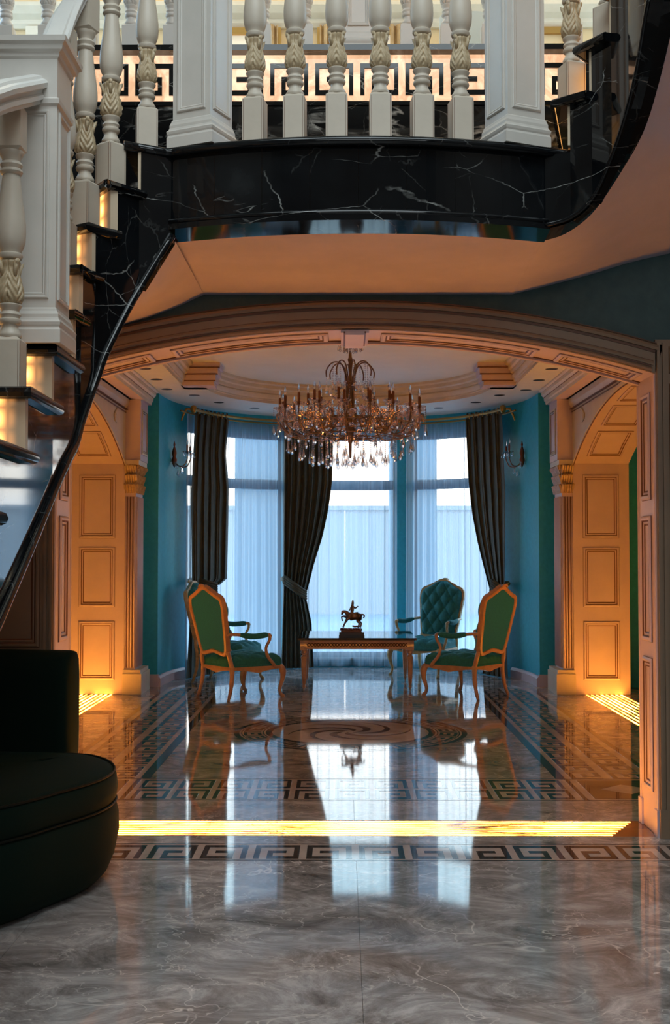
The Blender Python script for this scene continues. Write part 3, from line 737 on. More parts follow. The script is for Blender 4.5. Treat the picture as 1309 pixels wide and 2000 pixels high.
# ------------------------------------------------------------------ side arches: jamb panels, pilasters, spandrels
for s, nm in ((1, 'right'), (-1, 'left')):
    j = skel('trim_side_arch_' + nm)
    fmj = frame_map((s * SX, SY1, 0), (s, 0, 0), (0, 0, 1), (0, -1, 0))
    for (z0, z1) in ((.155, .775), (.93, 1.56), (1.66, 2.33)):
        panel(j, fmj, .105, .485, z0, z1, M['cream'], .014, .045)
    fmn = frame_map((s * SX, SY0, 0), (s, 0, 0), (0, 0, 1), (0, 1, 0))
    for (z0, z1) in ((.155, .775), (.93, 1.56), (1.66, 2.33)):
        panel(j, fmn, .105, .485, z0, z1, M['cream'], .014, .045)
    RS_ = (2.439 ** 2 + .55 ** 2) / 1.1; zc_ = 3.0 - RS_; am = math.asin(2.439 / RS_)
    fmi = lambda a, b_, c=0, s=s: Vector((s * (SX + b_), SYC + (RS_ - c) * math.sin(a / RS_), zc_ + (RS_ - c) * math.cos(a / RS_)))
    for (u0, u1) in ((.70, .93), (.42, .64), (.14, .36), (-.14, .08)):
        panel(j, fmi, am * u0 * RS_, am * u1 * RS_, .12, .48, M['cream'], .012, .04, npt_=16, lift=.0025)
    # archivolt edge
    path = [(s * SX, SYC + RS_ * math.sin(a), zc_ + RS_ * math.cos(a)) for a in [-am + 2 * am * i / 30 for i in range(31)]]
    MB().sweep([(0, 0), (0, .015), (.035 * -s, .015), (.04 * -s, 0)], path, up=(-s, 0, 0)).build('arch_bead', M['mould'], j, smooth=30)
    MB().sweep([(.040 * -s, 0), (.040 * -s, .008), (.048 * -s, .008), (.048 * -s, 0)], path, up=(-s, 0, 0)).build('glaze_line', M['glaze'], j)
    # carved spandrel ornament
    b = MB()
    for k in range(5):
        a = .5 + k * .42; cy, cz = 12.02, 2.93
        pts = [(s * (SX - .008), cy + (.02 + .03 * k) * math.cos(a + t * 2.4) * (1 - .2 * t), cz - .01 * k + .055 * math.sin(a + t * 2.4)) for t in [i / 8 for i in range(9)]]
        b.tube(pts, [.012 * (1 - .6 * i / 8) for i in range(9)], 6)
    b.build('carved_scroll', M['mould'], j, smooth=True)
    # pilaster with plinth, reeded shaft, leafy capital and block
    p = skel('trim_pilaster_' + nm); xi = lambda a: s * a
    def bx(x0, x1, y0, y1, z0, z1, nmx, m=M['cream']):
        a, c = sorted((s * x0, s * x1)); return MB().box(a, c, y0, y1, z0, z1).build(nmx, m, p)
    bx(2.197, 2.40, 12.50, 13.05, 0, .22, 'plinth', M['mould'])
    bx(2.21, 2.40, 12.52, 13.03, .22, .26, 'plinth_moulding', M['mould'])
    bx(2.275, 2.40, 12.56, 12.98, .26, 2.12, 'shaft')
    b = MB(); g = MB()
    for k in range(4):
        xx = 2.29 + k * .03; b.tube([(s * xx, 12.556, .28), (s * xx, 12.556, 2.10)], .010, 8)
        g.box(*sorted((s * (xx + .012), s * (xx + .018))), 12.552, 12.561, .28, 2.10)
    for k in range(8):
        yy = 12.60 + k * .048; b.tube([(s * 2.272, yy, .28), (s * 2.272, yy, 2.10)], .015, 8)
    b.build('reeding', M['cream'], p, smooth=True); g.build('glaze_line', M['glaze'], p)
    b = MB()
    for lv in range(3):
        z0 = 2.14 + lv * .10
        for k in range(5):
            xx = 2.285 + k * .026 - lv * .004 - (.012 if lv % 2 else 0)
            b.tube([(s * xx, 12.56, z0), (s * xx, 12.545 - .012 * lv, z0 + .05), (s * xx, 12.52 - .014 * lv, z0 + .095), (s * xx, 12.505 - .014 * lv, z0 + .085)], [.010, .014, .013, .005], 6)
        for k in range(7):
            yy = 12.58 + k * .065 - (.032 if lv % 2 else 0)
            b.tube([(s * 2.275, yy, z0), (s * (2.268 - .006 * lv), yy, z0 + .05), (s * (2.252 - .008 * lv), yy, z0 + .095), (s * (2.244 - .008 * lv), yy, z0 + .085)], [.018, .023, .019, .007], 6)
    for yy in (12.53, 12.99):
        b.tube([(s * 2.25 + .028 * math.cos(a) * (1 - a / 16), yy, 2.41 + .028 * math.sin(a) * (1 - a / 16)) for a in [i * .5 for i in range(20)]], .008, 5)
        b.tube([(s * 2.245, yy + (.028 * math.cos(a)) * (1 - a / 16) * (1 if yy < 12.7 else -1), 2.41 + .028 * math.sin(a) * (1 - a / 16)) for a in [i * .5 for i in range(20)]], .008, 5)
    b.build('carved_capital', M['leafgold'], p, smooth=40)
    bx(2.275, 2.40, 12.56, 12.98, 2.12, 2.44, 'capital_core')
    bx(2.235, 2.40, 12.50, 13.02, 2.44, 2.49, 'abacus', M['mould'])
    bx(2.225, 2.40, 12.54, 13.00, 2.49, 3.14, 'block')
    fmb = frame_map((s * 2.225, 12.54, 0), (0, 1, 0), (0, 0, 1), (-s, 0, 0))
    panel(p, fmb, .07, .39, 2.56, 3.05, M['mould'], .012, .04)
    # pier baseboards
    MB().box(*sorted((s * 2.13, s * 2.24)), 13.21, 13.26, 0, .14).build('baseboard', M['cream'], p)
pb = [(*bay(t, -.004), 0) for t in [PI * i / 60 for i in range(61)]]
def bay_base(t0, t1, nm):
    pth = [(*bay(lerp(t0, t1, i / 14), 0), 0) for i in range(15)]
    o = MB().sweep([(0, 0), (-.03, 0), (-.03, .09), (-.015, .115), (0, .12)], pth).build(nm, M['cream']); return struct(o)
bay_base(0, t_of_x(1.99), 'baseboard_right'); bay_base(t_of_x(-1.99), PI, 'baseboard_left')

# ------------------------------------------------------------------ outdoors seen through the voile
struct(MB().box(-30, 30, 16.3, 60, -.3, -.1).build('ground', M['terrace']))
gw = thing('garden_wall', 'long pale garden wall seen hazily through the voiles beyond the terrace', 'wall', (0, 31, -.1))
for k in range(-9, 9): MB().box(k * 2.4 + .01, k * 2.4 + 2.39, -.12, .12, 0, 2.72).build('wall_panel', M['gardenwall'], gw)
MB().box(-21.8, 21.8, -.18, .18, 2.72, 2.84).build('coping', M['gardenwall'], gw)
for x, w, lb in ((-1.30, .36, 'left'), (.985, .345, 'right')):
    t = thing('portico_pillar', 'pale square terrace pillar seen hazily through the voile of the %s window' % lb, 'pillar', (x, 17.7, -.1))
    MB().box(-w, w, -.3, .3, 0, 5.2).build('shaft', M['outpillar'], t)
    MB().box(-w - .05, w + .05, -.35, .35, 0, .3).build('base', M['outpillar'], t)
    MB().box(-w - .05, w + .05, -.35, .35, 5.0, 5.3).build('capital', M['outpillar'], t)
# ------------------------------------------------------------------ LANDING
arcn = 24
def arc_y(x, off=0.0): return 4.975 + off - .145 * (1 - (x / .81) ** 2)
def arc_pts(x0, x1, off=0.0, n=arcn): return [(lerp(x0, x1, i / n), arc_y(lerp(x0, x1, i / n), off)) for i in range(n + 1)]
SL = [(-.80, 4.985, 2.85), (-.924, 4.915, 2.61), (-.97, 4.86, 2.50), (-1.035, 4.757, 2.307), (-1.064, 4.71, 2.19), (-1.09, 4.585, 2.02), (-1.088, 4.46, 1.91),
      (-1.084, 4.30, 1.827), (-1.08, 4.10, 1.714), (-1.06, 3.70, 1.50), (-1.04, 3.28, 1.285)]
land = thing('stair_landing', 'black marble stair landing with a bowed front above the arch', 'landing', (0, 0, 0))
YT = YW0 - .034
lp = [(-1.02, YT), (-.985, 4.885), (-.83, 4.968)] + arc_pts(-.81, .81) + [(.83, 4.968), (.90, 5.01), (1.05, YT)]
MB().prism(lp, ZL - .036, ZL).build('landing_slab', M['black'], land)
nose = [(-.985, 4.885, ZL - .018), (-.83, 4.968, ZL - .018)] + [(x, y, ZL - .018) for x, y in arc_pts(-.81, .81)] + [(.90, 5.005, ZL - .018), (1.0, 4.97, ZL - .018)]
MB().tube(nose, .0205, 8).build('rounded_nosing', M['black'], land, smooth=True)
nseg = 8
for k in range(nseg):
    x0, x1 = lerp(-.81, .81, k / nseg), lerp(-.81, .81, (k + 1) / nseg)
    a = arc_pts(x0 + .0008, x1 - .0008, .022, 5); b_ = arc_pts(x0 + .0008, x1 - .0008, .05, 5)[::-1]
    MB().prism(a + b_, ZS + .0, ZL - .03).build('fascia_panel', M['black'], land)
MB().tube([(x, y, ZS + .022) for x, y in arc_pts(-.82, .82, .016)], .014, 8).build('fascia_bead', M['black'], land, smooth=True)
MB().prism(arc_pts(-.82, .82, .004) + arc_pts(-.83, .83, .215)[::-1], ZS - .012, ZS + .012).build('soffit_border', M['black'], land)
MB().prism(arc_pts(-.83, .83, .18) + [(.845, YW0 - .003), (-.81, YW0 - .003)], ZS - .004, ZS + .02).build('plaster_soffit', M['plaster'], land)

# ------------------------------------------------------------------ LEFT FLIGHT (comes down towards the camera)
XO = -2.95
Rin = [(-.924, 4.915), (-1.004, 4.80), (-1.064, 4.71), (-1.092, 4.585), (-1.088, 4.46)] + [(-1.08 + .04 * k / 2.2, 4.10 - .405 * k) for k in range(10)]
Rout = [(-1.0, YT), (-2.0, YT), (XO, 5.95), (XO, 5.15), (XO, 4.62)] + [(XO, 4.10 - .405 * k) for k in range(10)]
lf = thing('staircase', 'black marble staircase descending on the left with lit onyx risers', 'staircase', (0, 0, 0))
Cn = [(-.978, 4.88), (-1.027, 4.758), (-1.083, 4.672), (-1.081, 4.542), (-1.076, 4.421)] + [(Rin[5 + k][0] + .024, Rin[5 + k][1] - .045) for k in range(10)]
riser_me = {}
for i in range(15):
    z = ZL - i * RS
    # riser i under tread i
    a = Vector((*Rin[i], 0)); o_ = Vector((*Rout[i], 0)); d = (o_ - a); ln = d.length; ang = math.atan2(d.y, d.x)
    hh = RS - .036
    r = MB().box(0, ln, -.012 if i else -.006, .02 if i else .006, 0, hh).build('riser', M['riser'], lf, loc=(a.x, a.y, z - RS), rotz=ang)
    # local x runs away from the inner end; front may be either side, box is symmetric enough
    if i == 0: continue
    # tread
    c = Cn[i]; prev = Vector((*Rin[i - 1], 0)); od = Vector((-d.y, d.x, 0)).normalized(); od = od if od.y < 0 else -od
    of = o_ + od * .04
    e = (Rin[i - 1][0] + .022, Rin[i - 1][1] - .0)
    e2 = (Rin[i - 1][0] - .01, Rin[i - 1][1] + .01)
    mid = (Rin[i][0] + .026, lerp(Rin[i][1], Rin[i - 1][1], .45)) if i < 4 else None
    poly = [c] + ([mid] if mid and i > 1 else []) + [e, e2, (Rout[i - 1][0], Rout[i - 1][1]), (of.x, of.y)]
    MB().prism(poly, z - .036, z).build('tread', M['black'], lf)
    pts = [(of.x, of.y, z - .018), (c[0], c[1], z - .018)] + ([(mid[0], mid[1], z - .018)] if mid and i > 1 else []) + [(e[0], e[1], z - .018)]
    MB().tube(pts, .0195, 8).build('rounded_nosing', M['black'], lf, smooth=40)
zb = [(p[1], p[2]) for p in SL]
def stringer_bottom(y): # by y, decreasing towards the camera
    return interp(sorted([(p[1], p[2]) for p in SL] + [(.6, .0)]), y)
for i in range(1, 15):
    p, q = Rin[i - 1], Rin[i]; top = ZL - i * RS - .03; sub = 4 if i < 6 else 2
    outline = [(lerp(p[0], q[0], k / sub), lerp(p[1], q[1], k / sub)) for k in range(sub + 1)]
    off = .014
    b = MB()
    for u, v in zip(outline, outline[1:]):
        zu, zv = stringer_bottom(u[1]), stringer_bottom(v[1])
        d = Vector((v[0] - u[0], v[1] - u[1])); nn = Vector((d.y, -d.x)).normalized(); nn = nn if nn.x < 0 else -nn
        w = nn * .05
        b.prism([u, v, (v[0] + w.x, v[1] + w.y), (u[0] + w.x, u[1] + w.y)], [zu, zv, zv, zu], [top] * 4)
    b.build('stringer_panel', M['black'], lf)
# end panel between the landing front and the first riser
b = MB()
q0 = (-.80, 4.985); q1 = Rin[0]
b.prism([q0, q1, (q1[0] + .02, q1[1] + .05), (q0[0] + .01, q0[1] + .05)], [2.83, 2.61, 2.61, 2.83], [ZL - .03] * 4)
b.build('stringer_panel', M['black'], lf)
edge = [(x + .006, y, z + .006) for x, y, z in SL] + [(-1.0, 2.0, stringer_bottom(2.0)), (-.96, .6, .02)]
edge = catmull(edge[:11], 4) + [Vector(p) for p in edge[11:]]
MB().tube(edge, .017, 8).build('stringer_edge', M['black'], lf, smooth=True)
# underside border of marble and plaster soffit
inn = [(-.80, 4.985, 2.865), (-.924, 4.915, 2.615), (-1.035, 4.757, 2.31), (-1.09, 4.585, 2.025), (-1.08, 4.10, 1.718), (-1.04, 3.28, 1.29), (-1.0, .6, .0)]
outp = [(-.81, YW0, 2.888), (-1.30, YW0, 2.711), (XO, YW0, 2.33), (XO, 5.3, 2.03), (XO, 4.1, 1.718), (XO, 3.28, 1.29), (XO, .6, 0)]
bord = [tuple(Vector(a).lerp(Vector(b_), min(.5, .13 / (Vector(b_) - Vector(a)).length))) for a, b_ in zip(inn, outp)]
def ruled(A, B, dz=0.0):
    n = len(A); b = MB()
    vs = [(*p[:2], p[2] + dz) for p in A] + [(*p[:2], p[2] + dz) for p in B] + [(*p[:2], p[2] + dz + .03) for p in A] + [(*p[:2], p[2] + dz + .03) for p in B]
    fs = [(i, i + 1, n + i + 1, n + i) for i in range(n - 1)] + [(2 * n + i, 3 * n + i, 3 * n + i + 1, 2 * n + i + 1) for i in range(n - 1)]
    return b.add(vs, fs)
def dens(P, n=5): return [(max(-2.96, min(2.96, p[0])), min(YW0 - .003, p[1]), p[2]) for p in catmull(P, n)]
ruled(dens(inn), dens(bord)).build('soffit_border', M['black'], lf, smooth=50)
ruled(dens(bord), dens(outp)).build('plaster_soffit', M['plaster'], lf, smooth=50)

# ------------------------------------------------------------------ RIGHT FLIGHT (climbs towards the camera)
XR = 2.95
rf = thing('staircase', 'black marble staircase climbing away overhead at upper right', 'staircase', (0, 0, 0))
Sin = [(.80, 4.985), (.90, 4.945), (.975, 4.865), (1.035, 4.765), (1.07, 4.62), (1.09, 4.45)] + [(1.09, 4.05 - .4 * k) for k in range(6)]
Sout = [(.845, YT), (1.2, YT), (2.0, YT), (XR, 6.0), (XR, 5.2), (XR, 4.5)] + [(XR, 4.05 - .4 * k) for k in range(6)]
SBR = [(4.985, 2.885), (4.945, 2.905), (4.865, 2.96), (4.785, 3.07), (4.67, 3.206), (4.53, 3.361), (4.46, 3.487), (4.38, 3.557), (4.1, 3.70), (2.05, 4.72)]
def sbr(y): return interp(sorted(SBR), y)
for k in range(1, 12):
    z = ZL + k * RS
    a = Vector((*Sin[k], 0)); o_ = Vector((*Sout[k], 0)); d = o_ - a; ang = math.atan2(d.y, d.x)
    MB().box(0, d.length, -.01, .01, 0, RS - .036).build('riser', M['riser'], rf, loc=(a.x, a.y, z - RS), rotz=ang)
    if k == 11: break
    nx = Sin[k + 1]; ox = Sout[k + 1]
    od = Vector((-d.y, d.x, 0)).normalized()
    if k < 4: od = od if od.x < 0 or od.y > 0 else -od
    if od.dot(Vector((Sin[k - 1][0] - Sin[k][0], Sin[k - 1][1] - Sin[k][1], 0))) < 0: od = -od
    f0 = a + od * .045 + Vector((-.02, -.0, 0)); f1 = o_ + od * .04; f1.y = min(f1.y, YT)
    inn2 = (nx[0] - .022, nx[1] - .005); inn1 = (Sin[k][0] - .01, Sin[k][1] - .02)
    MB().prism([(f0.x, f0.y), inn1, inn2, (nx[0] + .02, nx[1] + .01), ox, (f1.x, f1.y)][::-1], z - .036, z).build('tread', M['black'], rf)
    MB().tube([(f1.x, f1.y, z - .018), (f0.x, f0.y, z - .018), (inn2[0], inn2[1], z - .018)], .0195, 8).build('rounded_nosing', M['black'], rf, smooth=40)
for k in range(0, 11):
    p, q = Sin[k], Sin[k + 1]; top = ZL + k * RS - .03; sub = 4
    b = MB(); pts = [(lerp(p[0], q[0], t / sub), lerp(p[1], q[1], t / sub)) for t in range(sub + 1)]
    for u, v in zip(pts, pts[1:]):
        zu, zv = sbr(u[1]), sbr(v[1]); d = Vector((v[0] - u[0], v[1] - u[1])); nn = Vector((d.y, -d.x)).normalized(); nn = nn if nn.x > 0 or nn.y > .5 else -nn
        w = nn * .05
        b.prism([u, v, (v[0] + w.x, v[1] + w.y), (u[0] + w.x, u[1] + w.y)], [zu, zv, zv, zu], [top] * 4)
    b.build('stringer_panel', M['black'], rf)
inn = [(.80, 4.985, 2.885), (.90, 4.945, 2.905), (.975, 4.865, 2.96), (1.025, 4.785, 3.07), (1.062, 4.67, 3.206), (1.082, 4.53, 3.361), (1.09, 4.38, 3.557), (1.09, 4.1, 3.70), (1.09, 2.05, 4.72)]
outp = [(.845, YW0, 2.888), (1.0, YW0, 2.925), (1.25, YW0, 2.99), (1.694, YW0, 3.108), (XR, YT, 3.33), (XR, 5.5, 3.47), (XR, 4.6, 3.60), (XR, 4.1, 3.72), (XR, 2.05, 4.72)]
bw_ = [.21, .20, .17, .15, .125, .115, .11, .11, .11]
bord = [tuple(Vector(a).lerp(Vector(b_), w / (Vector(b_) - Vector(a)).length)) for a, b_, w in zip(inn, outp, bw_)]
ruled(dens(inn), dens(bord), -.004).build('soffit_border', M['black'], rf)
ruled(dens(bord), dens(outp)).build('plaster_soffit', M['plaster'], rf, smooth=True)
MB().tube([(p[0] - .004, p[1] - .004, p[2] + .012) for p in dens(inn)], .010, 8).build('stringer_edge', M['black'], rf, smooth=True)

# ------------------------------------------------------------------ BALUSTERS
def leaf_fn(a, z):
    q = (a % (PI / 2)) / (PI / 2) * 2 - 1            # four leaves round the vase, centre rib at q = 0
    ridge = abs(math.sin(PI * (z / .030 - abs(q) * 1.9)))
    up = min(1, max(0, (.44 - z) / .05))
    return 1 + (.17 * ridge - .06) * up - .12 * max(0, abs(q) - .86) / .14 + .10 * max(0, 1 - abs(q) / .12)
BPROF = [(.0, .192), (.036, .192), (.0385, .198), (.038, .204), (.031, .214), (.0265, .226), (.027, .234), (.034, .238), (.037, .245), (.036, .252), (.031, .256), (.032, .262), (.0355, .267), (.034, .273), (.029, .279), (.031, .287), (.037, .294), (.0385, .300), (.036, .303), (.028, .305), (.0, .305)]
BTOP = [(.0, .452), (.028, .452), (.036, .455), (.040, .462), (.0395, .470), (.034, .474), (.036, .482), (.042, .492), (.0475, .512), (.0495, .540), (.0485, .570), (.044, .61), (.038, .65), (.0335, .69), (.030, .72), (.028, .735), (.034, .738), (.0375, .745), (.036, .752), (.031, .756), (.034, .762), (.037, .768), (.035, .774), (.029, .780), (.031, .790), (.037, .800), (.041, .810), (.041, .814), (0, .814)]
def block_mb(z0, z1, w, ch):
    b = MB()
    def sq(r, z): return [(-r, -r, z), (r, -r, z), (r, r, z), (-r, r, z)]
    L_ = [sq(w, z0), sq(w, z1 - ch), sq(w * .72, z1)] if ch > 0 else [sq(w * .72, z0), sq(w, z0 - ch), sq(w, z1)]
    vs = [p for l in L_ for p in l]
    fs = [(0, 3, 2, 1), (8, 9, 10, 11)] + [(j * 4 + k, j * 4 + (k + 1) % 4, j * 4 + 4 + (k + 1) % 4, j * 4 + 4 + k) for j in range(2) for k in range(4)]
    return b.add(vs, fs)
def lines_mb(z0, z1, w):
    b = MB()
    for sx in (-1, 1):
        for sy in (-1, 1):
            b.box(*sorted((sx * (w + .0006), sx * (w - .0009 ))), *sorted((sy * (w - .006), sy * (w - .0045))), z0, z1)
            b.box(*sorted((sx * (w - .006), sx * (w - .0045))), *sorted((sy * (w + .0006), sy * (w - .0009))), z0, z1)
    return b
def mk(b, name, m, smooth=None):
    o = b.build(name, m, smooth=smooth); me = o.data; bpy.data.objects.remove(o); return me
ME_SHAFT = mk((lambda b: (b.add(*(lambda q: (q.v, q.f))(MB().lathe(BPROF, 24))), b.add(*(lambda q: (q.v, q.f))(MB().lathe(BTOP, 24))), b)[-1])(MB()), 'turned_shaft', M['bal'], 38)
LEAFP = [(.024, .303), (.034, .310), (.040, .322), (.0415, .338), (.0395, .356), (.0355, .374), (.0315, .392), (.028, .410), (.027, .424), (.031, .436), (.033, .443), (.029, .450), (.02, .453)]
LEAFP = [(interp([(z, r) for r, z in LEAFP], .303 + .150 * i / 44), .303 + .150 * i / 44) for i in range(45)]
ME_LEAF = mk(MB().lathe(LEAFP, 96, fn=leaf_fn), 'leaf_carving', M['leafgold'], 80)
ME_BLOCK = mk(block_mb(0, .192, .0445, .012), 'foot_block', M['bal'])
ME_TOPB = mk(block_mb(.812, .96, .040, -.012), 'top_block', M['bal'])
ME_LINES = mk(lines_mb(.003, .176, .0445), 'glaze_line', M['glaze'])
def curl_mb():
    b = MB()
    for k in range(1):
        a = PI / 4; c, s = math.cos(a), math.sin(a)
        b.tube([(c * r, s * r, z) for r, z in ((.030, .395), (.033, .42), (.039, .440), (.0425, .446), (.041, .436), (.037, .432))], [.006, .008, .009, .009, .007, .004], 6)
    return b
ME_CURL = mk(curl_mb(), 'leaf_curl', M['leafgold'], True)
def baluster(parent, x, y, z, rot=0, m=None):
    s = link_mesh('baluster', ME_SHAFT, parent, (x, y, z), rot)
    for me in (ME_LEAF, ME_BLOCK, ME_TOPB, ME_LINES):
        c = link_mesh(me.name.split('.')[0], me, s)
    for k in range(4): link_mesh('leaf_curl', ME_CURL, s, (0, 0, 0), k * PI / 2)
    return s
def newel(parent, x, y, z, h, w, bw, rot=0, cap=True, m=None, name='newel_post'):
    m = m or M['newel']
    o = MB().box(-w, w, -w, w, .0, h).build(name, m, parent, loc=(x, y, z), rotz=rot)
    def ring(levels):
        b = MB(); vs = []
        for r, zz in levels: vs += [(-r, -r, zz), (r, -r, zz), (r, r, zz), (-r, r, zz)]
        n = len(levels)
        b.add(vs, [(j * 4 + k, j * 4 + (k + 1) % 4, j * 4 + 4 + (k + 1) % 4, j * 4 + 4 + k) for j in range(n - 1) for k in range(4)] + [(0, 3, 2, 1), tuple(range(4 * n - 4, 4 * n))])
        return b
    ring([(bw, 0), (bw, .045), (bw - .002, .048), (bw - .004, .055), (bw - .001, .062), (bw + .001, .072), (bw - .006, .080), (bw - .009, .088), (bw - .009, .100), (w + .006, .112), (w + .004, .120), (w, .125)]).build('base_moulding', m, o)
    for k in range(4):
        a = k * PI / 2; U = Vector((math.cos(a), math.sin(a), 0)); Nn = Vector((math.sin(a), -math.cos(a), 0))
        fm = frame_map(Nn * w, U, (0, 0, 1), Nn)
        ptop = h - .25 if cap else h - .12
        panel(o, fm, -w * .76, w * .76, .155, ptop, m, .008, .022, lines=False)
    if cap:
        ring([(w, h - .235), (w + .008, h - .228), (w + .010, h - .212), (w, h - .205)]).build('neck_moulding', m, o)
        ring([(w, h - .07), (w + .006, h - .062), (w + .008, h - .05), (w + .020, h - .042), (w + .024, h - .026), (w + .034, h - .018), (w + .036, h), (w, h + .004)]).build('cap', m, o)
    return o
RAILH = [(.026, -.040), (.026, -.030), (.034, -.026), (.034, -.014), (.028, -.008), (.031, .002), (.044, .008), (.046, .022), (.040, .030), (.030, .034), (.026, .042), (0, .046)]
RAILP = [(a * 1.15, b * 1.22) for a, b in RAILH + [(-a, b) for a, b in RAILH[:-1][::-1]]]
bal = thing('landing_balustrade', 'beige turned balustrade with gilded leaves between two square posts on the landing', 'balustrade', (0, 0, 0))
for x in (-.437, -.266, -.09, .092, .268, .433): baluster(bal, x, arc_y(x, .048), ZL, .38 * x)
newel(bal, -.672, arc_y(.672, .105), ZL, 1.15, .0925, .112, -math.radians(24))
newel(bal, .678, arc_y(.678, .105), ZL, 1.15, .0925, .112, math.radians(24))
MB().sweep(RAILP, [(x, y, ZL + .985) for x, y in arc_pts(-.60, .60, .05)]).build('handrail', M['white'], bal, smooth=28)
bl = thing('stair_balustrade', 'balustrade of the left flight with a big square newel post and white handrail', 'balustrade', (0, 0, 0))
baluster(bl, -.915, 5.035, ZL, math.radians(14))
baluster(bl, -1.04, 4.885, ZL - RS, math.radians(-38))
baluster(bl, -1.122, 4.765, ZL - 2 * RS, math.radians(-20))
baluster(bl, -1.175, 4.62, ZL - 3 * RS, math.radians(-4))
baluster(bl, -1.17, 4.42, ZL - 4 * RS, 0)
newel(bl, -1.155, 4.12, ZL - 5 * RS, 1.062, .1, .122, 0)
for k in range(3):
    baluster(bl, -1.167 + .02 * k, 3.865 - .405 * k, ZL - (6 + k) * RS, 0)
r1 = [(-1.14, 4.03 - .405 * k, 3.125 - .2018 * k) for k in range(5)]
r1[0] = (-1.14, 4.025, 3.105)
MB().sweep(RAILP, [(p[0], p[1], p[2]) for p in r1]).build('handrail', M['white'], bl, smooth=28)
r2 = catmull([(-1.155, 4.20, 3.27), (-1.17, 4.42, 3.42), (-1.175, 4.62, 3.62), (-1.122, 4.765, 3.84), (-1.04, 4.885, 4.03), (-.915, 5.03, 4.20), (-.76, 5.06, 4.215)], 5)
MB().sweep(RAILP, r2).build('handrail', M['white'], bl, smooth=28)
br = thing('stair_balustrade', 'single turned baluster and rail start on the first step of the upper right flight', 'balustrade', (0, 0, 0))
baluster(br, .928, 5.045, ZL + RS, math.radians(16))
baluster(br, 1.06, 4.93, ZL + 2 * RS, math.radians(40))
baluster(br, 1.13, 4.76, ZL + 3 * RS, math.radians(20))
r3 = catmull([(.76, 5.06, 4.22), (.955, 5.02, 4.40), (1.06, 4.93, 4.60), (1.13, 4.76, 4.81), (1.17, 4.5, 5.05), (1.18, 4.1, 5.3)], 5)
MB().sweep(RAILP, r3).build('handrail', M['white'], br, smooth=28)

# ------------------------------------------------------------------ GALLERY BACK WALL with the lit key band
ZK0, ZK1 = 3.925, 4.19
struct(MB().box(-2.9, 2.9, YW0 - .03, YW0 - .001, ZL + .001, ZK0).build('wall_landing_marble', M['blackvein']))
kb = thing('lit_key_band', 'glowing greek key frieze in black marble on the wall behind the landing balusters', 'frieze', (0, YW0, 0))
MB().box(-2.9, 2.9, -.012, 0, ZK0, ZK1).build('lit_panel', M['keylight'], kb)
kw = .243; rows = 7; kh_ = (ZK1 - ZK0)
kw_inner = kw; khh = kh_ - .092
kA = key_mesh('key_piece', M['black'], kw, khh, .022, False, 'xz', .24); kB = key_mesh('key_piece', M['black'], kw, khh, .022, True, 'xz', .24)
for i in range(-11, 11): link_mesh('key_piece', kA if i % 2 else kB, kb, (i * kw + .03, -.001, ZK0 + .042))
MB().box(-2.9, 2.9, -.040, 0, ZK0 - .02, ZK0 + .002).build('lower_rail', M['black'], kb)
cp = struct(MB().box(-2.9, 2.9, YW0 - .07, YW0 + .3, ZK1 + .004, ZK1 + .034).build('trim_coping', M['black']))
struct(MB().box(-4.6, 4.6, YW0 + .02, 9.4, 4.10, 4.205).build('floor_gallery', M['ceiling']))
gb = thing('gallery_balustrade', 'white balustrade of the gallery above the lit key frieze', 'balustrade', (0, 0, 0))
ME_W = [me.copy() for me in (ME_SHAFT, ME_LEAF, ME_BLOCK, ME_TOPB)]
for me in ME_W: me.materials.clear(); me.materials.append(M['white'])
for px in (84 - 83, 84, 167, 250, 331, 414, 512, 595, 800, 879, 960, 1043, 1126, 1209):
    x = (px - 669) / 2300 * 6.42 - .067
    s = link_mesh('baluster', ME_W[0], gb, (x, 6.42, 4.224))
    for me, nmx in zip(ME_W[1:], ('leaf_carving', 'foot_block', 'top_block')): link_mesh(nmx, me, s)
newel(gb, .0206, 6.42, 4.224, 1.1, .078, .095, 0, True, M['white'])
MB().sweep(RAILP, [(-2.85, 6.42, 5.2), (2.85, 6.42, 5.2)]).build('handrail', M['white'], gb, smooth=40)
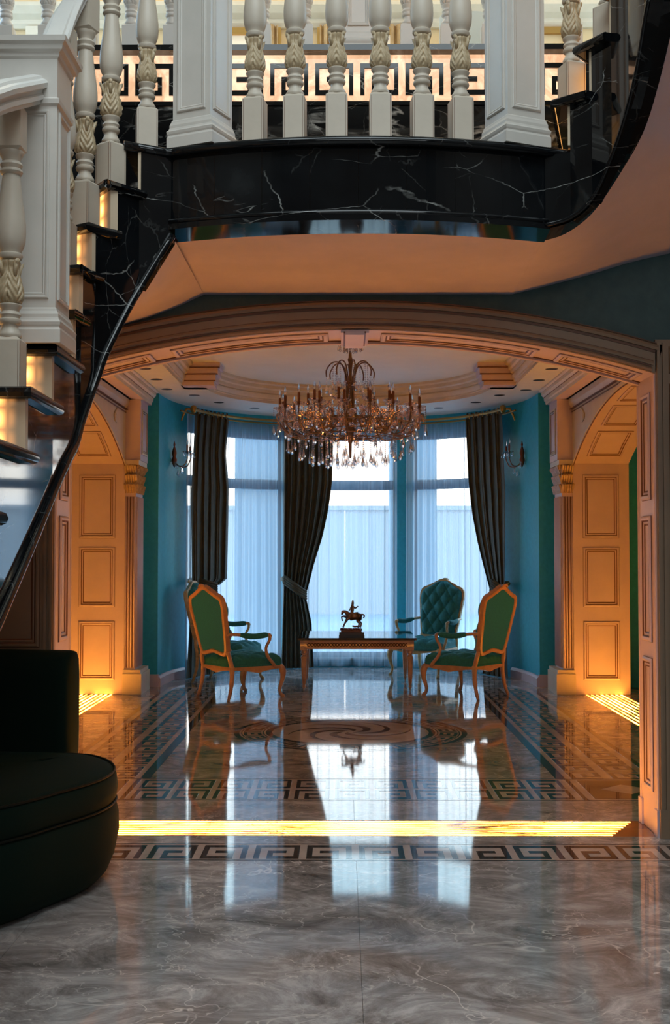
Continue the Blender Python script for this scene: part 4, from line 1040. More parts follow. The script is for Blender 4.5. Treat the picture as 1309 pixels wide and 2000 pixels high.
# gallery room behind
struct(MB().box(-4.6, 4.6, 9.0, 9.15, 4.2, 7.2).build('wall_gallery', M['gallerywall']))
gt = skel('trim_gallery')
MB().sweep([(0, 0), (-.03, 0), (-.05, .03), (-.05, .06), (-.09, .09), (-.12, .14), (-.12, .17), (0, .17)], [(4.5, 9.0, 5.56), (-4.5, 9.0, 5.56)]).build('cornice', M['mould'], gt)
for x in (-2.75, -2.45, 1.28, 1.72):
    MB().box(x - .06, x + .06, 8.93, 9.0, 4.2, 5.56).build('pilaster_strip', M['mould'], gt)
for xc in (-.94, .14, 1.35):
    for s in (-1, 1):
        if xc > 1 : continue
        def dfn(u, v, xc=xc, s=s):
            x = xc + s * (.16 + .22 * u); return (x, 8.9 - .02 * math.sin(u * 26) - .008 * math.sin(u * 61), 4.25 + 1.30 * v)
        t = MB().grid(dfn, 48, 4).build('gallery_curtain', M['golddrape'], smooth=True)
        tag(t, 'gold-brown curtain seen between balusters on the gallery, %s edge of the %s window' % ('left' if s < 0 else 'right', 'left' if xc < 0 else 'middle'), 'curtain')
    w = skel('window_%d' % (4 + int(xc > 0) + int(xc > 1)))
    MB().box(xc - .36, xc + .36, 8.97, 9.0, 4.4, 5.52).build('pane', mat('gallery_voile', (.8, .74, .62), .7, emit=(1, .85, .62), es=.35) if xc < 1 else M['gallerywall'], w)
    b = MB()
    for (a, c, z0, z1) in ((xc - .4, xc + .4, 5.5, 5.55), (xc - .4, xc - .36, 4.3, 5.5), (xc + .36, xc + .4, 4.3, 5.5)): b.box(a, c, 8.94, 9.0, z0, z1)
    b.build('window_frame', M['gold'], w)
# cream sofa backs on the gallery
for x, w_, lb in ((.66, .15, 'left'), (.98, .13, 'right')):
    def cfn(u, v, x=x, w_=w_): return (x + w_ * (u * 2 - 1), 6.9 + .02 * (1 - (u * 2 - 1) ** 4), 4.21 + (.52 - .05 * (u * 2 - 1) ** 6) * v)
    t = thing('gallery_chair', 'rounded cream chair back behind the gallery balusters, %s of the pair' % lb, 'chair', (0, 0, 0))
    MB().grid(cfn, 12, 6).add([], []).build('backrest', M['ceiling'], t, smooth=True)
    MB().box(x - w_, x + w_, 6.92, 7.3, 4.206, 4.42).build('seat', M['ceiling'], t)

# ------------------------------------------------------------------ DOWNLIGHTS
for i, (x, y) in enumerate([(-2.0, 11.45), (-2.0, 12.17), (-2.0, 12.9), (-1.76, 13.4), (-1.55, 14.05), (-1.16, 14.6), (1.985, 11.5), (1.985, 12.25), (1.965, 13.0), (1.73, 13.42), (1.53, 14.06), (1.13, 14.6), (-.5, 15.0), (.5, 15.0)]):
    side = 'left' if x < 0 else 'right'; order = ['nearest', 'second', 'third', 'fourth', 'fifth', 'sixth'][i % 6] if i < 12 else 'last'
    t = thing('ceiling_downlight', 'unlit round recessed downlight on the %s of the ceiling recess, %s from the arch' % (side, order), 'downlight', (x, y, ZC), 0, 'downlights round the ceiling recess')
    MB().lathe([(.038, -.002), (.060, -.002), (.062, 0), (.062, .004), (.038, .004)], 20).build('trim_ring', M['blackhole'], t)
    MB().lathe([(0, -.001), (.04, -.001)], 20).build('lamp_lens', M['blackhole'], t)
# ------------------------------------------------------------------ VOILES, DRAPES, ROD
rs = random.Random(3)
def voile(x0, x1, label, seed):
    r = random.Random(seed); ta, tb = t_of_x(x0), t_of_x(x1); ph = [r.random() * 6.28 for _ in range(6)]
    def fn(u, v):
        z = .015 + 3.155 * v
        uu = u + .012 * math.sin(u * 9 + ph[0]) * (1 - v)
        t = lerp(ta, tb, uu); Ls = abs(ta - tb) * 2.2 * u
        f = .016 * math.sin(Ls * 46 + ph[1] + 1.6 * math.sin(Ls * 7 + ph[2])) + .009 * math.sin(Ls * 97 + ph[3]) + .010 * math.sin(Ls * 19 + ph[4] + v * .8)
        k = 1.0 + .25 * (1 - v)
        x, y = bay(t, -.105 + f * k + (.05 * max(0, .04 - v) * 20 * math.sin(Ls * 30 + ph[5])) * .4)
        return (x, y, z)
    o = MB().grid(fn, 260, 14).build('voile_curtain', M['sheer'], smooth=True)
    return tag(o, label, 'curtain')
voile(.69, -.715, 'white sheer voile filling the middle window behind the table', 1)
voile(1.93, .815, 'white sheer voile over the right-hand bay window', 2)
voile(-.885, -2.04, 'white sheer voile over the left-hand bay window', 5)

def drape(label, lt, rt, folds, tie_z, hook, seed, tz0=.0, ztop=3.2, below=None):
    t = thing('drape', label, 'curtain', (0, 0, 0))
    r = random.Random(seed); ph = [r.random() * 6.28 for _ in range(4)]
    def body(z0, z1, lt_, rt_, nv, nm, amp=1.0):
        def fn(u, v):
            z = lerp(z0, z1, v); x0, x1 = interp(lt_, z), interp(rt_, z); x = lerp(x0, x1, u)
            sq = min(1, abs(x1 - x0) / .38)
            f = (.030 * math.sin(u * 2 * PI * folds + ph[0] + .5 * math.sin(z * 1.3)) + .012 * math.sin(u * 2 * PI * folds * 2.3 + ph[1])) * amp
            bul = .05 * math.sin(PI * u)
            return (x, min(bay_y(x, -.13), bay_y(lerp(x0, x1, .5), -.13) + .5) - .07 - bul - f * (.7 + .3 * sq), z)
        return MB().grid(fn, 110, nv).build(nm, M['drape'], t, smooth=True)
    body(tie_z, ztop, lt, rt, 26, 'upper_cloth')
    body(.01, tie_z, below[0], below[1], 12, 'lower_cloth', .8)
    # gathered heading
    xl, xr = interp(lt, ztop), interp(rt, ztop)
    for k in range(8):
        x = lerp(xl, xr, (k + .5) / 8); MB().lathe([(.006, -.02), (.014, -.01), (.014, .05), (.006, .06)], 8, (x, bay_y(x, -.13) - .10, ztop)).build('pleat', M['drape'], t, smooth=True)
    # tie back
    xl, xr = interp(lt, tie_z), interp(rt, tie_z); y = bay_y((xl + xr) / 2, -.13)
    pts = [(hook[0], bay_y(hook[0], -.03), hook[1])] + [(lerp(xl, xr, q) , y - .14 - .07 * math.sin(PI * q), lerp(hook[1], tie_z - .03, q)) for q in ([i / 8 for i in range(9)] if hook[0] < (xl + xr) / 2 else [1 - i / 8 for i in range(9)])]
    b = MB(); pts = catmull(pts, 3)
    for dz in (-.045, -.015, .015, .045): b.tube([(p[0], p[1], p[2] + dz * (1 if i > 3 else .4)) for i, p in enumerate(pts)], .021, 6)
    b.build('tieback', M['drape'], t, smooth=True)
    MB().lathe([(0, 0), (.02, 0), (.02, .03), (.032, .035), (.03, .05), (0, .055)], 10, (hook[0], bay_y(hook[0], -.06) - .06, hook[1]), 'y').build('tieback_hook', M['gold'], t, smooth=True)
    return t
drape('dark satin drape at the right end of the bay, tied back behind the armchair',
      [(1.06, 1.735), (1.31, 1.68), (1.65, 1.61), (2.0, 1.555), (2.4, 1.515), (3.2, 1.485)], [(1.0, 1.875), (2.2, 1.885), (3.2, 1.86)], 5, 1.06, (1.93, 1.13), 4,
      below=([(0, 1.66), (.7, 1.70), (1.06, 1.735)], [(0, 1.90), (1.06, 1.875)]))
drape('dark satin drape at the left end of the bay, bagging over its tieback',
      [(1.0, -1.875), (2.2, -1.885), (3.2, -1.85)], [(1.10, -1.60), (1.16, -1.52), (1.4, -1.515), (2.3, -1.50), (2.75, -1.535), (3.2, -1.50)], 5, 1.10, (-1.93, 1.16), 9,
      below=([(0, -1.92), (1.10, -1.875)], [(0, -1.62), (.8, -1.72), (1.10, -1.76)]))
drape('dark satin drape between left and middle windows, swept left by a tieback',
      [(1.0, -.83), (3.2, -.83)], [(.95, -.545), (1.1, -.50), (1.35, -.44), (1.7, -.33), (2.05, -.255), (2.4, -.205), (3.2, -.18)], 7, .98, (-.845, 1.16), 14,
      below=([(0, -.86), (.98, -.83)], [(0, -.44), (.6, -.47), (.98, -.555)]))
rod = thing('curtain_rod', 'curved brass curtain rod with rings and ball finials round the bay', 'curtain rod', (0, 0, 0))
rp_ = [(*bay(t, -.22), 3.215) for t in [lerp(.30, PI - .30, i / 60) for i in range(61)]]
MB().tube(rp_, .017, 10).build('rod', M['brass'], rod, smooth=True)
rp2 = [(*bay(t, -.10), 3.19) for t in [lerp(.25, PI - .25, i / 60) for i in range(61)]]
MB().tube(rp2, .012, 8).build('rear_rod', M['brass'], rod, smooth=True)
for p in (rp_[0], rp_[-1]):
    MB().lathe([(0, -.05), (.02, -.045), (.03, -.03), (.042, 0), (.034, .03), (.02, .045), (0, .05)], 14, p).build('finial', M['brass'], rod, smooth=True)
    s = 1 if p[0] > 0 else -1
    MB().tube([p, (p[0] + s * .09, p[1] + .05, p[2] + .01), (p[0] + s * .13, p[1] + .06, p[2] - .06), (p[0] + s * .15, p[1] + .05, p[2] - .13)], [.016, .016, .014, .01], 8).build('bracket', M['brass'], rod, smooth=True)
def rings(x0, x1, n):
    for i in range(n):
        x = lerp(x0, x1, (i + .5) / n); y = bay_y(x, -.22)
        MB().tube([(x, y + .031 * math.cos(a), 3.212 + .031 * math.sin(a)) for a in [2 * PI * k / 14 for k in range(14)]], .006, 6, closed=True).build('curtain_ring', M['brass'], rod, smooth=True)
rings(1.5, 1.87, 8); rings(-1.87, -1.5, 8); rings(-.83, -.2, 11)

# ------------------------------------------------------------------ CHANDELIER PARTS / SCONCES
def mk2(b, name, m, smooth=None): return mk(b, name, m, smooth)
ME_DROP = mk2(MB().lathe([(0, 0), (.004, -.006), (.007, -.02), (.0165, -.058), (.015, -.070), (.008, -.080), (0, -.084)], 7), 'crystal_drop', M['crystal'])
ME_SDROP = mk2(MB().lathe([(0, 0), (.004, -.006), (.011, -.032), (.009, -.044), (0, -.050)], 6), 'crystal_drop', M['crystal'])
ME_BOB = mk2(MB().lathe([(.008, 0), (.03, .002), (.052, .012), (.058, .022), (.055, .024), (.045, .016), (.025, .010), (.008, .009)], 18), 'bobeche', M['crystal'])
ME_CAND = mk2(MB().lathe([(.012, .0), (.015, .012), (.0115, .02), (.0115, .10), (.0, .102)], 10), 'candle_tube', M['candle'], 40)
ME_BULB = mk2(MB().lathe([(.006, .10), (.013, .118), (.013, .135), (.007, .158), (.0, .180)], 10), 'candle_bulb', M['crystal'], True)
def bead_string(b, p0, p1, r=.0066, gap=.015, sag=0.0):
    p0, p1 = Vector(p0), Vector(p1); n = max(1, int((p1 - p0).length / gap))
    for i in range(n + 1):
        t = i / n; c = p0.lerp(p1, t); c.z -= sag * 4 * t * (1 - t)
        b.add([(c.x + r, c.y, c.z), (c.x - r, c.y, c.z), (c.x, c.y + r, c.z), (c.x, c.y - r, c.z), (c.x, c.y, c.z + r), (c.x, c.y, c.z - r)],
              [(0, 2, 4), (2, 1, 4), (1, 3, 4), (3, 0, 4), (2, 0, 5), (1, 2, 5), (3, 1, 5), (0, 3, 5)])
ch = thing('chandelier', 'large rose crystal chandelier with unlit candle arms hanging over the medallion', 'chandelier', (0, 9.94, 2.226))
MB().lathe([(r * .68, z) for r, z in [(0, 1.318), (.06, 1.318), (.05, 1.28), (.012, 1.27), (.009, 1.05), (.02, 1.04), (.022, 1.01), (.014, .99), (.022, .93), (.034, .91), (.024, .89), (.018, .80), (.024, .76), (.034, .70), (.022, .66), (.016, .60), (.03, .56), (.045, .50), (.05, .45), (.03, .40), (.05, .34), (.07, .30), (.05, .25), (.02, .2), (.015, .08), (.0, .07)]], 16).build('stem', M['bronze'], ch, smooth=35)
MB().lathe([(0, -.026), (.012, -.02), (.021, -.008), (.0225, 0), (.021, .01), (.012, .021), (0, .026)], 14, (0, 0, .026)).build('bottom_ball', M['crystal'], ch, smooth=True)
beads = MB()
def arm(parent, a, r, zt, mesh_cache={}):
    c, s = math.cos(a), math.sin(a)
    key = (round(r, 3), round(zt, 3))
    if key not in mesh_cache:
        pts = catmull([(.04, 0, .36), (.12, 0, .42), (r * .42, 0, .40), (r * .62, 0, zt - .20), (r * .84, 0, zt - .21), (r * .99, 0, zt - .12), (r, 0, zt)], 5)
        b = MB().tube(pts, .0065, 6)
        b.tube(catmull([(r * .5, 0, zt - .10), (r * .62, 0, zt - .03), (r * .74, 0, zt - .06), (r * .70, 0, zt - .14), (r * .62, 0, zt - .13)], 4), .0045, 5)
        mesh_cache[key] = mk2(b, 'arm', M['bronze'], True)
    o = link_mesh('arm', mesh_cache[key], parent, (0, 0, 0), a)
    for me in (ME_BOB, ME_CAND, ME_BULB):
        x = link_mesh(me.name.split('.')[0], me, o, (r, 0, zt))
    return o
dn = 0
def drop(me, x, y, z, zt=None):
    global dn; dn += 1
    link_mesh('crystal_drop', me, ch, (x, y, z), rs.random() * 6.28)
    if zt is not None: bead_string(beads, (x, y, zt), (x, y, z))
NA = 18
for k in range(NA):
    a = 2 * PI * k / NA + .09; arm(ch, a, .595, .475)
    c, s = math.cos(a), math.sin(a)
    for q, (dr, da, l) in enumerate(((.052, 0, .13), (.0, .085, .07), (.0, -.085, .07), (-.05, 0, .16))):
        aa = a + da; r = .595 + dr; z = .475 - l
        drop(ME_DROP if q in (0, 3) else ME_SDROP, r * math.cos(aa), r * math.sin(aa), z, .49)
    a2 = 2 * PI * (k + 1) / NA + .09
    bead_string(beads, (.6 * c, .6 * s, .47), (.6 * math.cos(a2), .6 * math.sin(a2), .47), sag=.07)
    bead_string(beads, (.6 * c, .6 * s, .49), (.05 * c, .05 * s, .72), sag=.15, gap=.02)
for k in range(9):
    a = 2 * PI * k / 9 + .25; arm(ch, a, .36, .53)
    for da, l in ((.12, .12), (-.12, .12)):
        drop(ME_DROP, .36 * math.cos(a + da), .36 * math.sin(a + da), .53 - l, .54)
for (r, n, zt, zl) in ((.53, 22, .36, .215), (.43, 18, .30, .15), (.32, 14, .27, .115), (.21, 10, .25, .10), (.11, 6, .24, .10)):
    for k in range(n):
        a = 2 * PI * k / n + r; j = rs.random() * .03
        drop(ME_DROP, r * math.cos(a), r * math.sin(a), zl - j, zt)
    MB().tube([(r * math.cos(2 * PI * k / 40), r * math.sin(2 * PI * k / 40), zt) for k in range(40)], .005, 5, closed=True).build('hoop', M['bronze'], ch, smooth=True)
for (r, n, z) in ((.62, 44, .42), (.58, 40, .37), (.52, 36, .43), (.46, 30, .36), (.38, 24, .41), (.30, 18, .36), (.2, 12, .42)):   # rosettes and small octagons
    for k in range(n):
        a = 2 * PI * k / n + r * 3; q = MB(); zz = z + rs.uniform(-.04, .05)
        for w in range(5):
            an = w * 2 * PI / 5; bead_string(beads, (r * math.cos(a) + .016 * math.cos(an) * -math.sin(a), r * math.sin(a) + .016 * math.cos(an) * math.cos(a), zz + .016 * math.sin(an)), (r * math.cos(a), r * math.sin(a), zz), r=.011, gap=.05)
for k in range(8):                # fountain arms at the top
    a = 2 * PI * k / 8 + .2
    b = MB().tube(catmull([(.03, 0, .50), (.035, 0, .74), (.075, 0, .87), (.15, 0, .885), (.205, 0, .82), (.205, 0, .76)], 5), [.006] * 26, 6) if k == 0 else None
    if k == 0: me_f = mk2(b, 'fountain_arm', M['bronze'], True)
    link_mesh('fountain_arm', me_f, ch, (0, 0, 0), a)
    c, s = math.cos(a), math.sin(a)
    drop(ME_DROP, .205 * c, .205 * s, .70, .76); drop(ME_SDROP, .15 * c, .15 * s, .70, .87)
    bead_string(beads, (.205 * c, .205 * s, .77), (.04 * c, .04 * s, .70), sag=.05)
for k in range(12):
    a = 2 * PI * k / 12; drop(ME_SDROP, .10 * math.cos(a), .10 * math.sin(a), 1.035); drop(ME_SDROP, .055 * math.cos(a), .055 * math.sin(a), 1.02)
MB().lathe([(.01, 1.05), (.09, 1.04), (.108, 1.05), (.108, 1.056), (.09, 1.05), (.01, 1.06)], 24).build('top_dish', M['bronze'], ch, smooth=35)
stuff(beads.build('bead_strings', M['crystal'], ch))

def sconce(x, y, z, ang, label):
    t = thing('wall_sconce', label, 'wall lamp', (x, y, z), ang)    # local +x points out of the wall
    MB().lathe([(0, .20), (.006, .18), (.014, .15), (.008, .13), (.022, .09), (.03, .05), (.02, .01), (.034, -.03), (.022, -.08), (.01, -.11), (0, -.12)], 12, (.03, 0, 0)).build('back_plate', M['chrome'], t, smooth=35)
    for k, dy in enumerate((-.13, .13)):
        b = MB().tube(catmull([(.03, 0, -.03), (.08, dy * .3, -.10), (.16, dy * .8, -.10), (.20, dy, -.02), (.20, dy, .04)], 5), .007, 6)
        o = b.build('arm', M['bronze'], t, smooth=True)
        for me in (ME_BOB, ME_CAND, ME_BULB): link_mesh(me.name.split('.')[0], me, o, (.20, dy, .04))
        for q in range(5):
            a = q * 2 * PI / 5; link_mesh('crystal_drop', ME_SDROP, o, (.20 + .05 * math.cos(a), dy + .05 * math.sin(a), .05))
    for (a_, b_) in ((.05, -.05), (.12, -.11), (.08, -.14)):
        for s in (-1, 1): link_mesh('crystal_drop', ME_DROP, t, (a_, s * .05, b_))
    return t
xw = 2.03
sconce(bay(.227)[0] - .005, bay(.227)[1], 2.63, PI, 'crystal two-arm wall sconce on the teal wall right of the bay')
sconce(-bay(.227)[0] + .005, bay(.227)[1], 2.63, 0, 'crystal two-arm wall sconce on the teal wall left of the bay')

# ------------------------------------------------------------------ ARMCHAIRS
HW = [(.46, .235), (.50, .245), (.65, .27), (.80, .29), (.93, .305), (1.0, .300), (1.03, .285), (1.05, .255), (1.065, .215), (1.09, .165), (1.122, .115), (1.148, .06), (1.158, 0)]
def yb(z): return -.285 - (z - .30) * .20
def hwz(z): return interp(HW, z)
def tuft(x, z, px=.17, pz=.23):
    p, q = x / px + z / pz, x / px - z / pz
    return (abs(math.sin(PI * p)) * abs(math.sin(PI * q))) ** .38
def seatxy(u, v): return u * lerp(.262, .335, (v + 1) / 2) , v * .285 + .035 * (1 - u * u) * max(0, v)
def board(p, q, top, fn, th, m, n=16):
    P, Q = Vector(p), Vector(q); d = (Q - P).normalized(); nn = Vector((d.y, -d.x)).normalized() * th / 2; b = MB(); vs = []
    for i in range(n + 1):
        t = i / n; c = P.lerp(Q, t); zb_ = fn(t)
        vs += [(c.x - nn.x, c.y - nn.y, top), (c.x + nn.x, c.y + nn.y, top), (c.x + nn.x * 1.3, c.y + nn.y * 1.3, zb_), (c.x - nn.x, c.y - nn.y, zb_)]
    fs = [(j * 4 + k, j * 4 + (k + 1) % 4, j * 4 + 4 + (k + 1) % 4, j * 4 + 4 + k) for j in range(n) for k in range(4)] + [(0, 1, 2, 3), (4 * n, 4 * n + 3, 4 * n + 2, 4 * n + 1)]
    return b.add(vs, fs)
def armchair(label, loc, rot, wood):
    t = thing('armchair', label, 'armchair', loc, rot, None)
    # back frame
    half = [(0, 1.158), (.06, 1.150), (.115, 1.122), (.165, 1.088), (.22, 1.062), (.27, 1.045), (.300, 1.012), (.308, .93), (.29, .80), (.27, .65), (.248, .52)]
    loop = [(x, z) for x, z in half] + [(.21, .465), (.12, .478), (0, .495), (-.12, .478), (-.21, .465)] + [(-x, z) for x, z in half[1:][::-1]]
    L3 = [Vector(p) for p in catmull([(x - (.016 if x > 0 else -.016 if x < 0 else 0), yb(z), z - (.012 if z > 1.1 else 0)) for x, z in loop], 3, True)]
    upn = Vector((0, -1, -.2)).normalized()
    pr = [(-.024, -.026), (.024, -.026), (.026, 0), (.018, .022), (0, .028), (-.018, .022), (-.026, 0)]
    MB().sweep(pr, L3, up=upn, closed=True).build('back_frame', wood, t, smooth=45)
    b = MB()
    b.tube(catmull([(-.05, yb(1.15) - .03, 1.148), (-.03, yb(1.16) - .035, 1.168), (0, yb(1.16) - .036, 1.172), (.03, yb(1.16) - .035, 1.168), (.05, yb(1.15) - .03, 1.148)], 4), .013, 6)
    b.build('crest_carving', wood, t, smooth=True)
    def rows(fn, nz=26, nx=24): return MB().grid(fn, nx, nz)
    def rp1(u, v):
        z = lerp(.475, 1.142, v); w = max(0.0, hwz(z) - .012); return ((u * 2 - 1) * w, yb(z) - .012, z)
    rows(rp1).build('rear_panel', M['backcloth'], t, smooth=True)
    def fc(u, v):
        z = lerp(.47, 1.145, v); w = max(0.0, hwz(z) - .012); x = (u * 2 - 1) * w
        e = (1 - abs(u * 2 - 1) ** 6) * (1 - abs(v * 2 - 1) ** 10)
        return (x, yb(z) + .02 + .082 * e ** .5 * (.38 + .62 * tuft(x, z - .47)), z)
    MB().grid(fc, 56, 64).build('back_cushion', M['velvet'], t, smooth=True)
    # seat
    def sc_(u, v):
        U_, V_ = u * 2 - 1, v * 2 - 1; x, y = seatxy(U_, V_)
        mm = max(abs(U_), abs(V_)); e = (1 - mm ** 7) ** .5
        k = 1 + .045 * math.sin(PI * min(1, (1 - mm) * 8))
        return (x * k, y * k, .335 + .105 * e + .032 * e * tuft(x, y, .18, .26))
    MB().grid(sc_, 56, 56).build('seat_cushion', M['velvet'], t, smooth=True)
    def side(u, v):  # cushion wall
        a = u * 4; k = int(min(3, a)); f = (a - k) * 2 - 1
        U_, V_ = [(f, -1), (1, f), (-f, 1), (-1, -f)][k]; x, y = seatxy(U_, V_); g = 1 + .04 * math.sin(PI * v)
        return (x * g, y * g, .315 + .04 * v)
    MB().grid(side, 64, 4).build('cushion_border', M['velvet'], t, smooth=True)
    co = [(-.265, -.285), (.265, -.285), (.34, .285), (-.34, .285)]
    sca = lambda t_: .292 + .013 * math.cos(2 * PI * t_) - .012 * math.exp(-((t_ - .5) / .08) ** 2)
    for p, q in ((co[0], co[1]), (co[1], co[2]), (co[2], co[3]), (co[3], co[0])):
        board(p, q, .333, sca, .034, wood).build('seat_rail', wood, t, smooth=40)
    for s in (-1, 1):
        MB().tube(catmull([(s * .262, -.285, .34), (s * .268, -.29, .22), (s * .275, -.31, .10), (s * .285, -.345, 0.0)], 4), [.027] * 3 + [.024] * 4 + [.019] * 4 + [.015] * 2, 8).build('leg', wood, t, smooth=True)
        MB().tube(catmull([(s * .262, -.285, .32), (s * .258, -.305, .40), (s * .238, yb(.48), .49)], 4), .024, 8).build('stile', wood, t, smooth=True)
        MB().tube(catmull([(s * .328, .272, .335), (s * .345, .300, .27), (s * .342, .298, .19), (s * .325, .275, .09), (s * .328, .285, .035), (s * .336, .305, .012), (s * .336, .308, .0)], 4), [.028, .031, .034, .036, .036, .034, .031, .028, .025, .023, .021, .019, .018, .017, .017, .017, .018, .02, .022, .022, .022, .021, .02, .02, .018][:25], 8).build('leg', wood, t, smooth=True)
        ap = catmull([(s * .285, yb(.67), .675), (s * .31, -.24, .668), (s * .345, -.08, .645), (s * .36, .06, .655), (s * .362, .115, .655), (s * .358, .128, .635)], 4)
        a_ = MB().tube(ap, [.017] * len(ap), 8).build('arm', wood, t, smooth=True)
        pp = ap[4:15]; MB().tube(pp, [.012, .024, .029, .03, .03, .03, .03, .03, .029, .024, .012], 8).build('arm_pad', M['velvet'], a_, smooth=True)
        MB().tube(catmull([(s * .36, .118, .655), (s * .356, .118, .60), (s * .340, .085, .52), (s * .338, .11, .43), (s * .345, .17, .36), (s * .34, .20, .32)], 4), [.017] * 5 + [.015] * 6 + [.018] * 6 + [.02] * 4, 8).build('arm_post', wood, t, smooth=True)
    return t
armchair('green armchair left of the table, seen from behind, turned to the right', (-1.14, 12.40, 0), math.radians(-50), M['wood'])
armchair('green armchair right of the table, seen from behind, turned to the left', (1.235, 12.50, 0), math.radians(50), M['wood'])
armchair('teal button-backed armchair facing the camera behind the right end of the table', (.97, 14.62, 0), math.radians(146), M['woodpale'])
armchair('teal armchair at the far left, almost hidden behind the nearer left armchair', (-1.40, 13.85, 0), math.radians(-105), M['woodpale'])

# ------------------------------------------------------------------ TABLE
tb = thing('coffee_table', 'wooden console table with fluted tapering legs and black stone top', 'table', (.092, 13.39, 0))
tw, td = .645, .59
MB().box(-tw, tw, -td, td, .553, .578).build('table_top', M['slate'], tb)
b = MB()
for (x0, x1, y0, y1) in ((-.58, .58, -.555, -.53), (-.58, .58, .53, .555), (-.61, -.585, -.53, .53), (.585, .61, -.53, .53)): b.box(x0, x1, y0, y1, .455, .553)
b.build('apron', M['wood'], tb)
b = MB()
for y in (-.558, .558):
    b.tube([(-.54 + .006 * i, y, .503 + .016 * math.sin(i * .55)) for i in range(181)], .006, 4)
    b.tube([(-.54 + .006 * i, y, .503 - .016 * math.sin(i * .55)) for i in range(181)], .006, 4)
b.build('carved_band', M['glaze'], tb)
for sx in (-1, 1):
    for sy in (-1, 1):
        x, y = sx * .578, sy * .51
        lg = MB().lathe([(0, .44), (.028, .44), (.036, .425), (.036, .41), (.022, .40), (.022, .385), (.034, .375), (.036, .36), (.032, .34), (.0285, .20), (.019, .075), (.013, .065), (.020, .05), (.020, .04), (.011, .03), (.006, 0), (0, 0)], 16, fn=lambda a, z: 1 - .07 * (abs(math.sin(a * 5)) < .35) * (.08 < z < .34)).build('leg', M['wood'], tb, smooth=35, loc=(x, y, 0))
        MB().box(-.040, .040, -.040, .040, .44, .553).build('leg_block', M['wood'], lg)

# ------------------------------------------------------------------ STATUE
def skin(name, chains, m, parent, sub=1):
    vs = []; es = []; rd = []; idx = {}
    for chn in chains:
        last = None
        for (x, y, z, r) in chn:
            k = (round(x, 4), round(y, 4), round(z, 4))
            if k not in idx: idx[k] = len(vs); vs.append((x, y, z)); rd.append(r)
            if last is not None and last != idx[k]: es.append((last, idx[k]))
            last = idx[k]
    me = bpy.data.meshes.new(name); me.from_pydata(vs, es, []); me.materials.append(m)
    o = bpy.data.objects.new(name, me); COL.objects.link(o); o.parent = parent
    o.modifiers.new('skin', 'SKIN'); ss = o.modifiers.new('sub', 'SUBSURF'); ss.levels = sub; ss.render_levels = sub
    for i, r in enumerate(rd): me.skin_vertices[0].data[i].radius = (r * 1.35, r * 1.35)
    me.skin_vertices[0].data[0].use_root = True
    o.modifiers['skin'].use_smooth_shade = True
    return o
stt = thing('statuette', 'small bronze rider on a prancing horse on a dark wooden plinth', 'statuette', (.035, 13.09, .578))
k_ = 3.92e-4
def S(cx, cy, y=0, r=.008): return ((cx - 680) * k_, y, (1200 - cy) * k_, r)
MB().box(-.142, .142, -.07, .07, 0, .016).box(-.137, .137, -.066, .066, .016, .046).build('plinth', M['blackhole'], stt)
b = MB(); rr = random.Random(5)
b.prism([(-.118, -.045), (.108, -.045), (.112, .04), (-.110, .04)], .046, .068)
for i in range(16):
    x = -.11 + .014 * i; b.lathe([(0, 0), (.020 + .008 * rr.random(), 0), (.015, .016 + .012 * rr.random()), (0, .030)], 6, (x, rr.uniform(-.03, .03), .062))
b.build('rocky_ground', mat('red_brown_lacquer', (.09, .02, .012), .3), stt)
skin('horse', [
    [S(760, 640, 0, .034), S(660, 640, 0, .031), S(600, 620, 0, .030), S(560, 560, 0, .021), S(510, 510, 0, .015), S(455, 505, 0, .013), S(415, 545, 0, .012), S(392, 600, 0, .008)],
    [S(760, 640, 0, .034), S(850, 630, 0, .031), S(910, 620, 0, .030), S(955, 600, 0, .010), S(1000, 580, 0, .008), S(1040, 610, 0, .008), S(1045, 650, 0, .007), S(1000, 690, 0, .004)],
    [S(600, 620, 0, .030), S(575, 690, -.018, .016), S(530, 760, -.02, .011), S(490, 830, -.02, .008), S(455, 900, -.02, .007), S(440, 960, -.02, .009)],
    [S(600, 620, 0, .030), S(540, 660, .018, .014), S(450, 635, .02, .009), S(390, 660, .02, .007), S(405, 720, .02, .006), S(430, 780, .02, .007)],
    [S(910, 620, 0, .030), S(880, 700, -.02, .020), S(830, 760, -.022, .013), S(900, 830, -.022, .009), S(870, 920, -.022, .008), S(850, 965, -.022, .010)],
    [S(910, 620, 0, .030), S(920, 710, .02, .019), S(890, 780, .022, .012), S(960, 835, .022, .008), S(930, 930, .022, .008), S(915, 970, .022, .010)]], M['bronze'], stt)
rd_ = skin('rider', [
    [S(715, 540, 0, .017), S(705, 470, 0, .015), S(695, 390, 0, .019), S(700, 330, 0, .010), S(708, 290, 0, .013), S(712, 230, 0, .010), S(716, 170, 0, .004)],
    [S(695, 390, 0, .019), S(745, 380, -.012, .008), S(785, 410, -.02, .007), S(830, 370, -.025, .006), S(870, 352, -.025, .006)],
    [S(695, 390, 0, .019), S(655, 400, .012, .008), S(635, 450, .01, .006), S(600, 490, 0, .005)],
    [S(715, 540, 0, .017), S(670, 560, -.030, .012), S(620, 610, -.036, .009), S(612, 700, -.036, .008), S(590, 730, -.036, .006)],
    [S(715, 540, 0, .017), S(670, 560, .030, .012), S(620, 610, .036, .009), S(612, 700, .036, .008), S(590, 730, .036, .006)]], M['bronze'], stt)
MB().grid(lambda u, v: ((lerp(690, 800, u) - 680) * k_, .038 * math.sin((v - .5) * PI * 1.1), (1200 - 640) * k_ + .040 * math.cos((v - .5) * PI * 1.1)), 6, 10).build('saddle_cloth', mat('copper_cloth', (.30, .09, .045), .4, .4), stt, smooth=True)
b = MB()
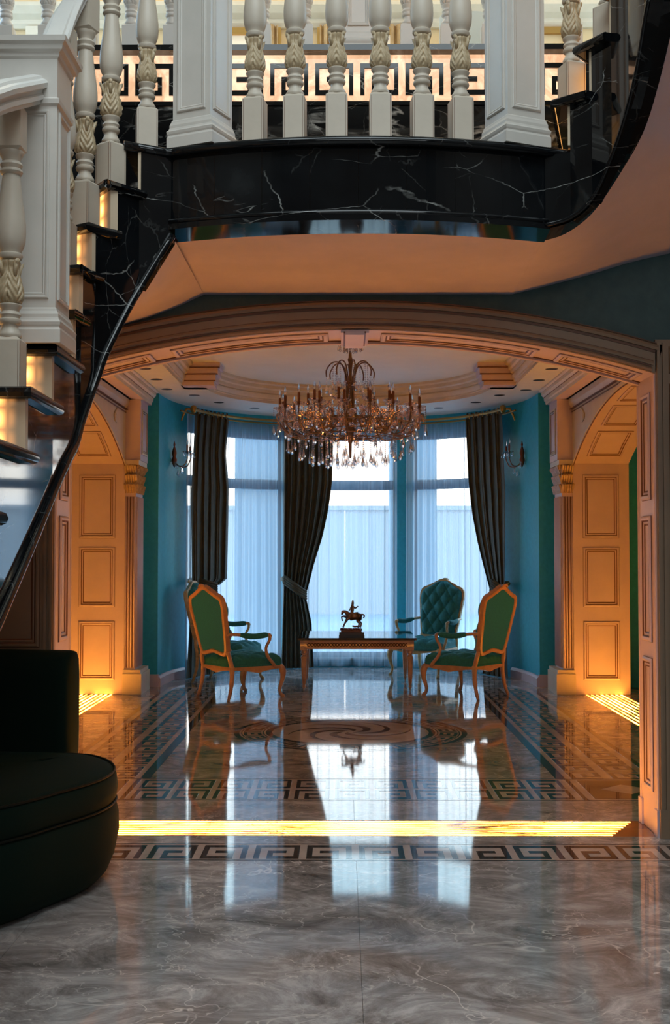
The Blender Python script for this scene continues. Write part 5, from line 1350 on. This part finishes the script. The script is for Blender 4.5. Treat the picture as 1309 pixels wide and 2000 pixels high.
for i in range(6):
    b.tube(catmull([S(560 - i * 16, 520 - 4 * i, 0)[:3], S(520 - i * 18, 478, .01)[:3], S(440 - i * 10, 480 + i * 8, .012)[:3], S(385 + i * 3, 560 + i * 10, .01)[:3]], 3), .0035, 5)
b.build('mane', M['bronze'], stt, smooth=True)
MB().tube([S(700, 905, -.03)[:3], S(760, 925, -.02)[:3], S(900, 915, 0)[:3]], [.008, .012, .01], 6).build('fallen_branch', M['bronze'], stt, smooth=True)

# ------------------------------------------------------------------ SOFA
so = thing('sofa', 'dark green velvet curved sofa with rounded end, bottom left foreground', 'sofa', (0, 0, 0))
out = [(-1.405, 5.93), (-1.235, 5.80), (-1.125, 5.54), (-1.13, 5.25), (-1.257, 4.95), (-1.42, 4.66), (-1.75, 4.36), (-2.2, 4.30), (-2.6, 4.62), (-2.78, 5.2), (-2.7, 5.75), (-2.3, 5.98), (-1.85, 5.99)]
oc = [Vector((p[0], p[1])) for p in catmull([(x, y, 0) for x, y in out], 6, True)]
cen = Vector((-1.95, 5.25))
def shell(levels, nm, m, cap=True):
    b = MB(); n = len(oc); vs = []
    for off, z in levels:
        for i, p in enumerate(oc):
            tan = (oc[(i + 1) % n] - oc[i - 1]).normalized(); nn = Vector((tan.y, -tan.x)); nn = nn if nn.dot(p - cen) > 0 else -nn
            q = p + nn * off; vs.append((q.x, q.y, z))
    fs = [(j * n + k, j * n + (k + 1) % n, (j + 1) * n + (k + 1) % n, (j + 1) * n + k) for j in range(len(levels) - 1) for k in range(n)]
    b.add(vs, fs)
    if cap:
        c = len(b.v); b.v.append((cen.x, cen.y, levels[-1][1] + .012)); base = (len(levels) - 1) * n
        for k in range(n): b.f.append((base + k, base + (k + 1) % n, c)); b.m.append(0)
    return b.build(nm, m, so, smooth=True)
shell([(-.10, .0), (-.07, .015), (-.035, .05), (-.005, .12), (.015, .22), (.012, .30), (.0, .345), (-.012, .358)], 'base', M['sofa'])
shell([(-.010, .362), (.002, .375), (.008, .42), (.002, .47), (-.012, .492), (-.05, .505), (-.20, .515), (-.45, .52)], 'seat_cushion', M['sofa'])
for z, o_ in ((.360, .001), (.495, -.008)):
    pts = []
    n = len(oc)
    for i, p in enumerate(oc):
        tan = (oc[(i + 1) % n] - oc[i - 1]).normalized(); nn = Vector((tan.y, -tan.x)); nn = nn if nn.dot(p - cen) > 0 else -nn; q = p + nn * o_; pts.append((q.x, q.y, z))
    MB().tube(pts, .006, 6, closed=True).build('piping', M['sofapipe'], so, smooth=True)
bp = catmull([(-1.455, 6.02, 0), (-1.9, 6.08, 0), (-2.35, 6.05, 0), (-2.70, 5.82, 0), (-2.80, 5.35, 0)], 8)
b = MB(); pr = [(-.09, .44), (.09, .44), (.10, .60), (.10, .88), (.085, .96), (.05, .995), (0, 1.005), (-.05, .995), (-.085, .96), (-.10, .88), (-.10, .60)]
# round the free end by shrinking the profile over the last bit
bp = [Vector((-1.43, 6.017, 0)), Vector((-1.436, 6.018, 0)), Vector((-1.45, 6.02, 0)), Vector((-1.48, 6.024, 0))] + bp[1:]
n = len(pr); vs = []
for i, p in enumerate(bp):
    t1 = (bp[min(i + 1, len(bp) - 1)] - bp[max(i - 1, 0)]).normalized(); sd = t1.cross(V(0, 0, 1)); k = (.45, .78, .93, 1)[i] if i < 4 else 1
    for a, z in pr: vs.append(p + sd * a * k + V(0, 0, (z if z < .5 else lerp(.70, z, .94 + .06 * k if k < 1 else 1))))
b.add(vs, [(j * n + q, (j + 1) * n + q, (j + 1) * n + (q + 1) % n, j * n + (q + 1) % n) for j in range(len(bp) - 1) for q in range(n)] + [tuple(range(n)), tuple(range((len(bp) - 1) * n, len(bp) * n))[::-1]])
b.build('backrest', M['sofa'], so, smooth=50)
